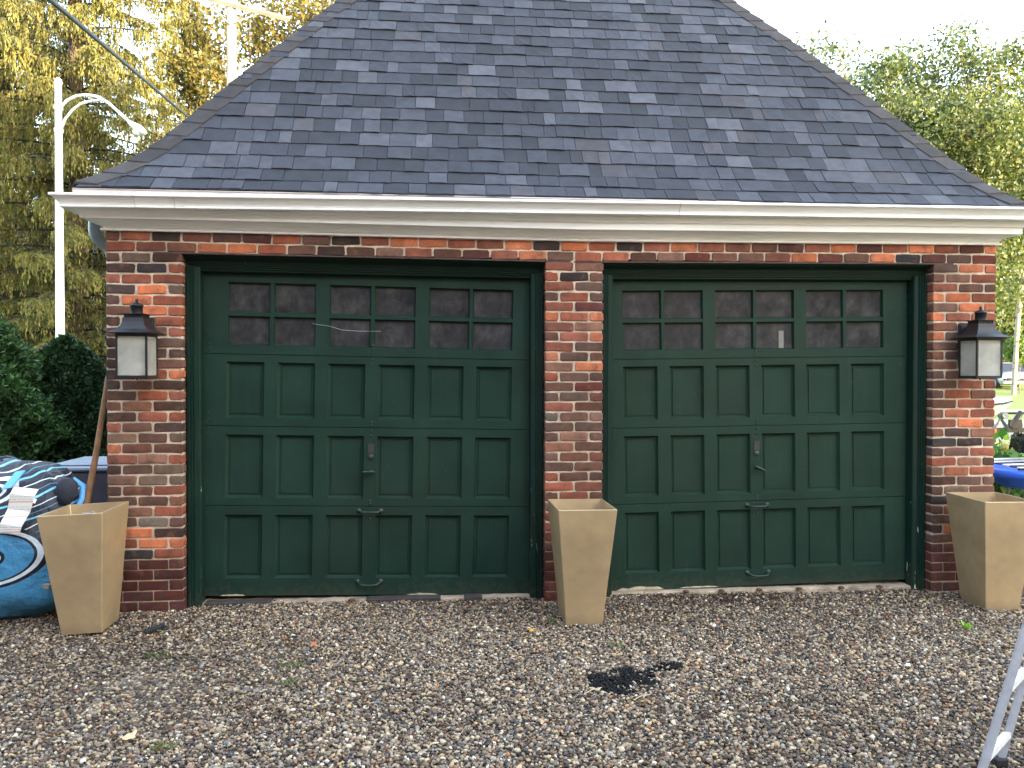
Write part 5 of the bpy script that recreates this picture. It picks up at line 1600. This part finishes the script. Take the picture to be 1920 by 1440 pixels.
def trailer():
    root = tag(empty('boat_trailer', (11.5, 7.5, -0.1)), 'galvanised boat trailer with black tongue and winch post', 'trailer')
    bk = plain('black_trailer_paint', S(34, 36, 40), 0.5, 0.2)
    MB().box(-2.9, 2.3, -0.04, 0.04, 0.63, 0.71).build('tongue', bk, root)
    for y in (-0.75, 0.75): MB().box(-4.2, -0.4, y - .04, y + .04, 0.42, 0.50).build('side_rail', MAT['galv'], root)
    for x in (-3.6, -2.0, -0.6): MB().box(x - .04, x + .04, -0.71, 0.71, 0.40, 0.48).build('crossmember', MAT['galv'], root)
    MB().tube([(0.72, -0.06, 0.68), (0.48, -0.06, 1.02)], 0.035, 4, smooth=False).tube([(0.45, -0.06, 0.71), (0.62, -0.06, 0.95)], 0.02, 6).build('winch_post', MAT['galv'], root)
    MB().lathe([(0.06, -0.12), (0.06, 0.0)], (0.62, 0, 0.93), 12, axis='y').build('winch', MAT['galv'], root)
    MB().box(0.72, 0.95, -0.10, -0.04, 0.71, 0.86).tube([(0.74, -0.07, 0.72), (0.94, -0.07, 1.0)], 0.04, 6).build('bow_stop', bk, root)
    MB().tube([(1.42, 0.08, 0.1), (1.42, 0.08, 1.0)], 0.03, 8).build('jack', MAT['galv'], root)
    MB().box(0.42, 0.50, -0.065, -0.045, 0.62, 0.70).build('marker_lamp', plain('orange_lens', S(220, 120, 70), 0.3), root)
    for y in (-1.0, 1.0):
        w = MB().lathe([(0.28, -0.09), (0.31, -0.05), (0.31, 0.05), (0.28, 0.09)], (-2.6, y, 0.31), 20, axis='y').build('wheel', MAT['rubber'], root)
        MB().lathe([(0.16, -0.095), (0.16, 0.095)], (-2.6, y, 0.31), 14, axis='y').build('rim', MAT['galv'], w)
        MB().box(-3.05, -2.15, y - .13, y + .13, 0.64, 0.67).build('mudguard', bk, root)
    for y in (-0.4, 0.4): MB().box(-4.0, -0.7, y - .04, y + .04, 0.48, 0.53).build('bunk', MAT['wood'], root)
trailer()

# blue plastic tub with folded chair on it
root = tag(empty('plastic_tub', (8.28, 1.93, -0.08), -0.05), 'bright blue plastic tub with flared lip beside the right wall', 'tub')
prof_t = [(0.22, 0.14, 0.50), (0.30, 0.20, 0.51), (0.38, 0.26, 0.565), (0.46, 0.32, 0.62), (0.50, 0.36, 0.63), (0.50, 0.36, 0.70), (0.46, 0.32, 0.705), (0.38, 0.26, 0.58), (0.26, 0.17, 0.52)]
vs, fs = [], []
for a, b, z in prof_t:
    for k in range(24):
        u = 2 * PI * k / 24
        f = lambda q: math.copysign(abs(q) ** 0.6, q)
        vs.append((a * f(math.cos(u)), b * f(math.sin(u)), z))
for i in range(len(prof_t) - 1):
    for k in range(24):
        a = i * 24 + k; b = i * 24 + (k + 1) % 24
        fs.append((a, b, b + 24, a + 24))
fs += [tuple(range(23, -1, -1)), tuple(range(len(vs) - 24, len(vs)))]
MB().add(vs, fs, True).build('tray', plain('blue_plastic', S(32, 92, 206), 0.35, 0.1, 3), root)
for sx in (-.18, .18):
    for sy in (-.12, .12): MB().tube([(sx, sy, 0.505), (sx * 1.3, sy * 1.4, 0.0)], 0.016, 8).build('leg', MAT['galv'], root)
root = tag(empty('folded_chair', (8.40, 1.90, 0.632), -0.05), 'folded white and black slatted garden chair lying on the blue tub', 'chair')
for k in range(5):
    MB().bbox(-0.46, 0.52, -0.26 + k * 0.11, -0.19 + k * 0.11, 0.020 + 0.002 * k, 0.036 + 0.002 * k, 0.004).build('slat', MAT['white_paint'] if k % 2 == 0 else MAT['rubber'], root, rot=(0, R(-1.5), 0))
for y in (-0.27, 0.27):
    MB().tube([(-0.5, y, 0.010), (0.55, y, 0.018)], 0.011, 8).build('frame_tube', MAT['rubber'], root)
    MB().tube([(-0.42, y * .92, 0.05), (0.45, y * .92, 0.07)], 0.011, 8).build('frame_tube', MAT['white_paint'], root)

# black hanging pot on a hook
root = tag(empty('hanging_pot', (8.46, 2.05, -0.1)), 'black hanging pot with trailing plant on a hook at the right edge', 'pot')
MB().tube([(0, 0, 0), (0, 0, 1.25), (-0.03, 0, 1.36), (-0.11, 0, 1.40), (-0.18, 0, 1.34)], 0.010, 8).build('hook', MAT['black_metal'], root)
MB().lathe([(0.07, 0.86), (0.115, 0.92), (0.125, 1.03), (0.115, 1.03), (0.10, 0.94)], (-0.19, 0, 0), 16).build('pot', MAT['rubber'], root)
for a in (0, 2.1, 4.2): MB().tube([(-0.19 + .12 * math.cos(a), .12 * math.sin(a), 1.03), (-0.18, 0, 1.34)], 0.003, 4).build('chain', MAT['galv'], root)
n = 500
a = rng.uniform(0, 2 * np.pi, n); hh = rng.random(n)
c = np.stack([-0.19 + (0.09 + 0.05 * np.sqrt(hh)) * np.cos(a), (0.09 + 0.05 * np.sqrt(hh)) * np.sin(a), 1.06 - 0.17 * hh], 1)
ax = unit(np.stack([0.3 * np.cos(a), 0.3 * np.sin(a), -np.ones(n)], 1) + rng.normal(0, .3, (n, 3))); wd = unit(np.cross(ax, rng.normal(0, 1, (n, 3))))
link('trailing_leaves', leaf_mesh('trailing_leaves', c, ax * 0.03, wd * 0.008, pick([(60, 72, 50), (84, 92, 66), (48, 52, 44)], [2, 1, 2], n), MAT['leaf']), root)

# parked silver car
def car():
    g = rise(36, 38.2) - 0.13
    root = tag(empty('parked_car', (36.0, 38.6, g), R(-24)), 'silver car parked on the far side, half hidden by the right lantern', 'car')
    paint = plain('silver_paint', S(186, 190, 196), 0.25, 0.05, 2, metal=0.4)
    # front faces -y
    st = [(-2.15, .62, .42, .62), (-2.05, .82, .30, .76), (-1.3, .88, .22, .92), (-0.75, .89, .2, .98), (0.0, .90, .2, 1.0), (1.2, .90, .2, 1.02), (1.95, .86, .28, 1.0), (2.15, .74, .42, .84)]
    vs, fs = [], []
    for (y, w, z0, z1) in st:
        vs += [(-w * .9, y, z0), (-w, y, z0 + .18), (-w, y, z1 - .16), (-w * .86, y, z1), (0, y, z1 + .03), (w * .86, y, z1), (w, y, z1 - .16), (w, y, z0 + .18), (w * .9, y, z0)]
    for i in range(len(st) - 1):
        for k in range(9):
            a = i * 9 + k; b = i * 9 + (k + 1) % 9
            fs.append((a, b, b + 9, a + 9))
    fs += [tuple(range(9)), tuple(range(len(vs) - 1, len(vs) - 10, -1))]
    MB().add(vs, fs, True).build('body', paint, root)
    vs, fs = [], []
    for (y, w, z) in ((-0.95, .74, .97), (-0.25, .62, 1.46), (0.9, .62, 1.50), (1.85, .70, 1.0)):
        vs += [(-w, y, z), (w, y, z)]
    for (y, w, z) in ((-0.95, .80, .96), (-0.25, .78, .99), (0.9, .78, 1.0), (1.85, .76, .98)):
        vs += [(-w, y, z), (w, y, z)]
    fs = [(0, 1, 3, 2), (4, 5, 7, 6), (0, 2, 10, 8), (2, 4, 12, 10), (4, 6, 14, 12), (1, 9, 11, 3), (3, 11, 13, 5), (5, 13, 15, 7)]
    MB().add(vs, fs).build('windows', MAT['glass_dark'], root)
    MB().add([(-.63, -.27, 1.465), (.63, -.27, 1.465), (.63, .92, 1.51), (-.63, .92, 1.51), (0, .3, 1.56)], [(0, 1, 4), (1, 2, 4), (2, 3, 4), (3, 0, 4)], True).build('roof', paint, root)
    MB().bbox(-.5, .5, -2.19, -2.12, .46, .62, .02).build('grille', MAT['rubber'], root)
    MB().lathe([(.05, -.02), (.05, .02)], (0, -2.2, .56), 12, axis='y').build('emblem', MAT['galv'], root)
    MB().bbox(-.7, .7, -2.22, -2.1, .28, .40, .03).build('bumper', paint, root)
    for s in (-1, 1):
        MB().lathe([(.10, -.05), (.11, 0), (.09, .05)], (s * .66, -2.08, .66), 12, axis='y').build('headlight', plain('headlight_lens', S(210, 214, 220), .1), root)
        for y in (-1.35, 1.35):
            w = MB().lathe([(.29, -.1), (.32, -.06), (.32, .06), (.29, .1)], (s * .82, y, .32), 18, axis='x').build('wheel', MAT['rubber'], root)
            MB().lathe([(.19, -.105), (.19, .105)], (s * .82, y, .32), 14, axis='x').build('rim', MAT['galv'], w)
        MB().bbox(s * .92 - .09, s * .92 + .09, -.72, -.62, .98, 1.1, .02).build('wing_mirror', paint, root)
car()
# hedge and staked sapling across the street
def hedge(loc, w, d, h, n, label):
    root = tag(empty('hedge', loc), label, 'hedge')
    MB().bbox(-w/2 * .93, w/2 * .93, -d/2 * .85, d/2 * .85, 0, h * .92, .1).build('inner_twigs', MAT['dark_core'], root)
    f = rng.integers(0, 3, n)
    x = rng.uniform(-w/2, w/2, n); y = rng.uniform(-d/2, d/2, n); z = rng.uniform(0, h, n)
    y = np.where(f == 0, -d/2, y); z = np.where(f == 1, h, z); x = np.where(f == 2, np.where(rng.random(n) < .5, -w/2, w/2), x)
    c = np.stack([x, y, z], 1) + rng.normal(0, .09, (n, 3))
    ax = unit(rng.normal(0, 1, (n, 3))); wd = unit(np.cross(ax, rng.normal(0, 1, (n, 3))))
    link('foliage', leaf_mesh('foliage', c, ax * .08, wd * .05, pick([(56, 84, 48), (74, 104, 58), (44, 68, 40)], [2, 2, 1], n), MAT['leaf']), root)
hedge((39.5, 44.0, rise(39, 44) - 0.13), 12.0, 1.2, 2.1, 12000, 'dark clipped hedge behind the silver car')
broadleaf('sapling', (33.6, 34.5, rise(33, 34.5) - 0.14), 1.5, 0.03, (33.6, 34.5, 2.9), (0.9, 0.9, 0.8), 30, 60, 0.09, [(90, 116, 62), (112, 136, 74), (74, 98, 54)], [2, 2, 1], 'young round-headed sapling beside the silver car', n_limb=4, clump_r=0.3)
tag(MB().box(-0.04, 0.04, -0.04, 0.04, 0, 1.5).build('stake', MAT['wood'], None, loc=(33.9, 34.4, rise(34, 34.4) - 0.14)), 'thin wooden stake beside the young sapling', 'stake')
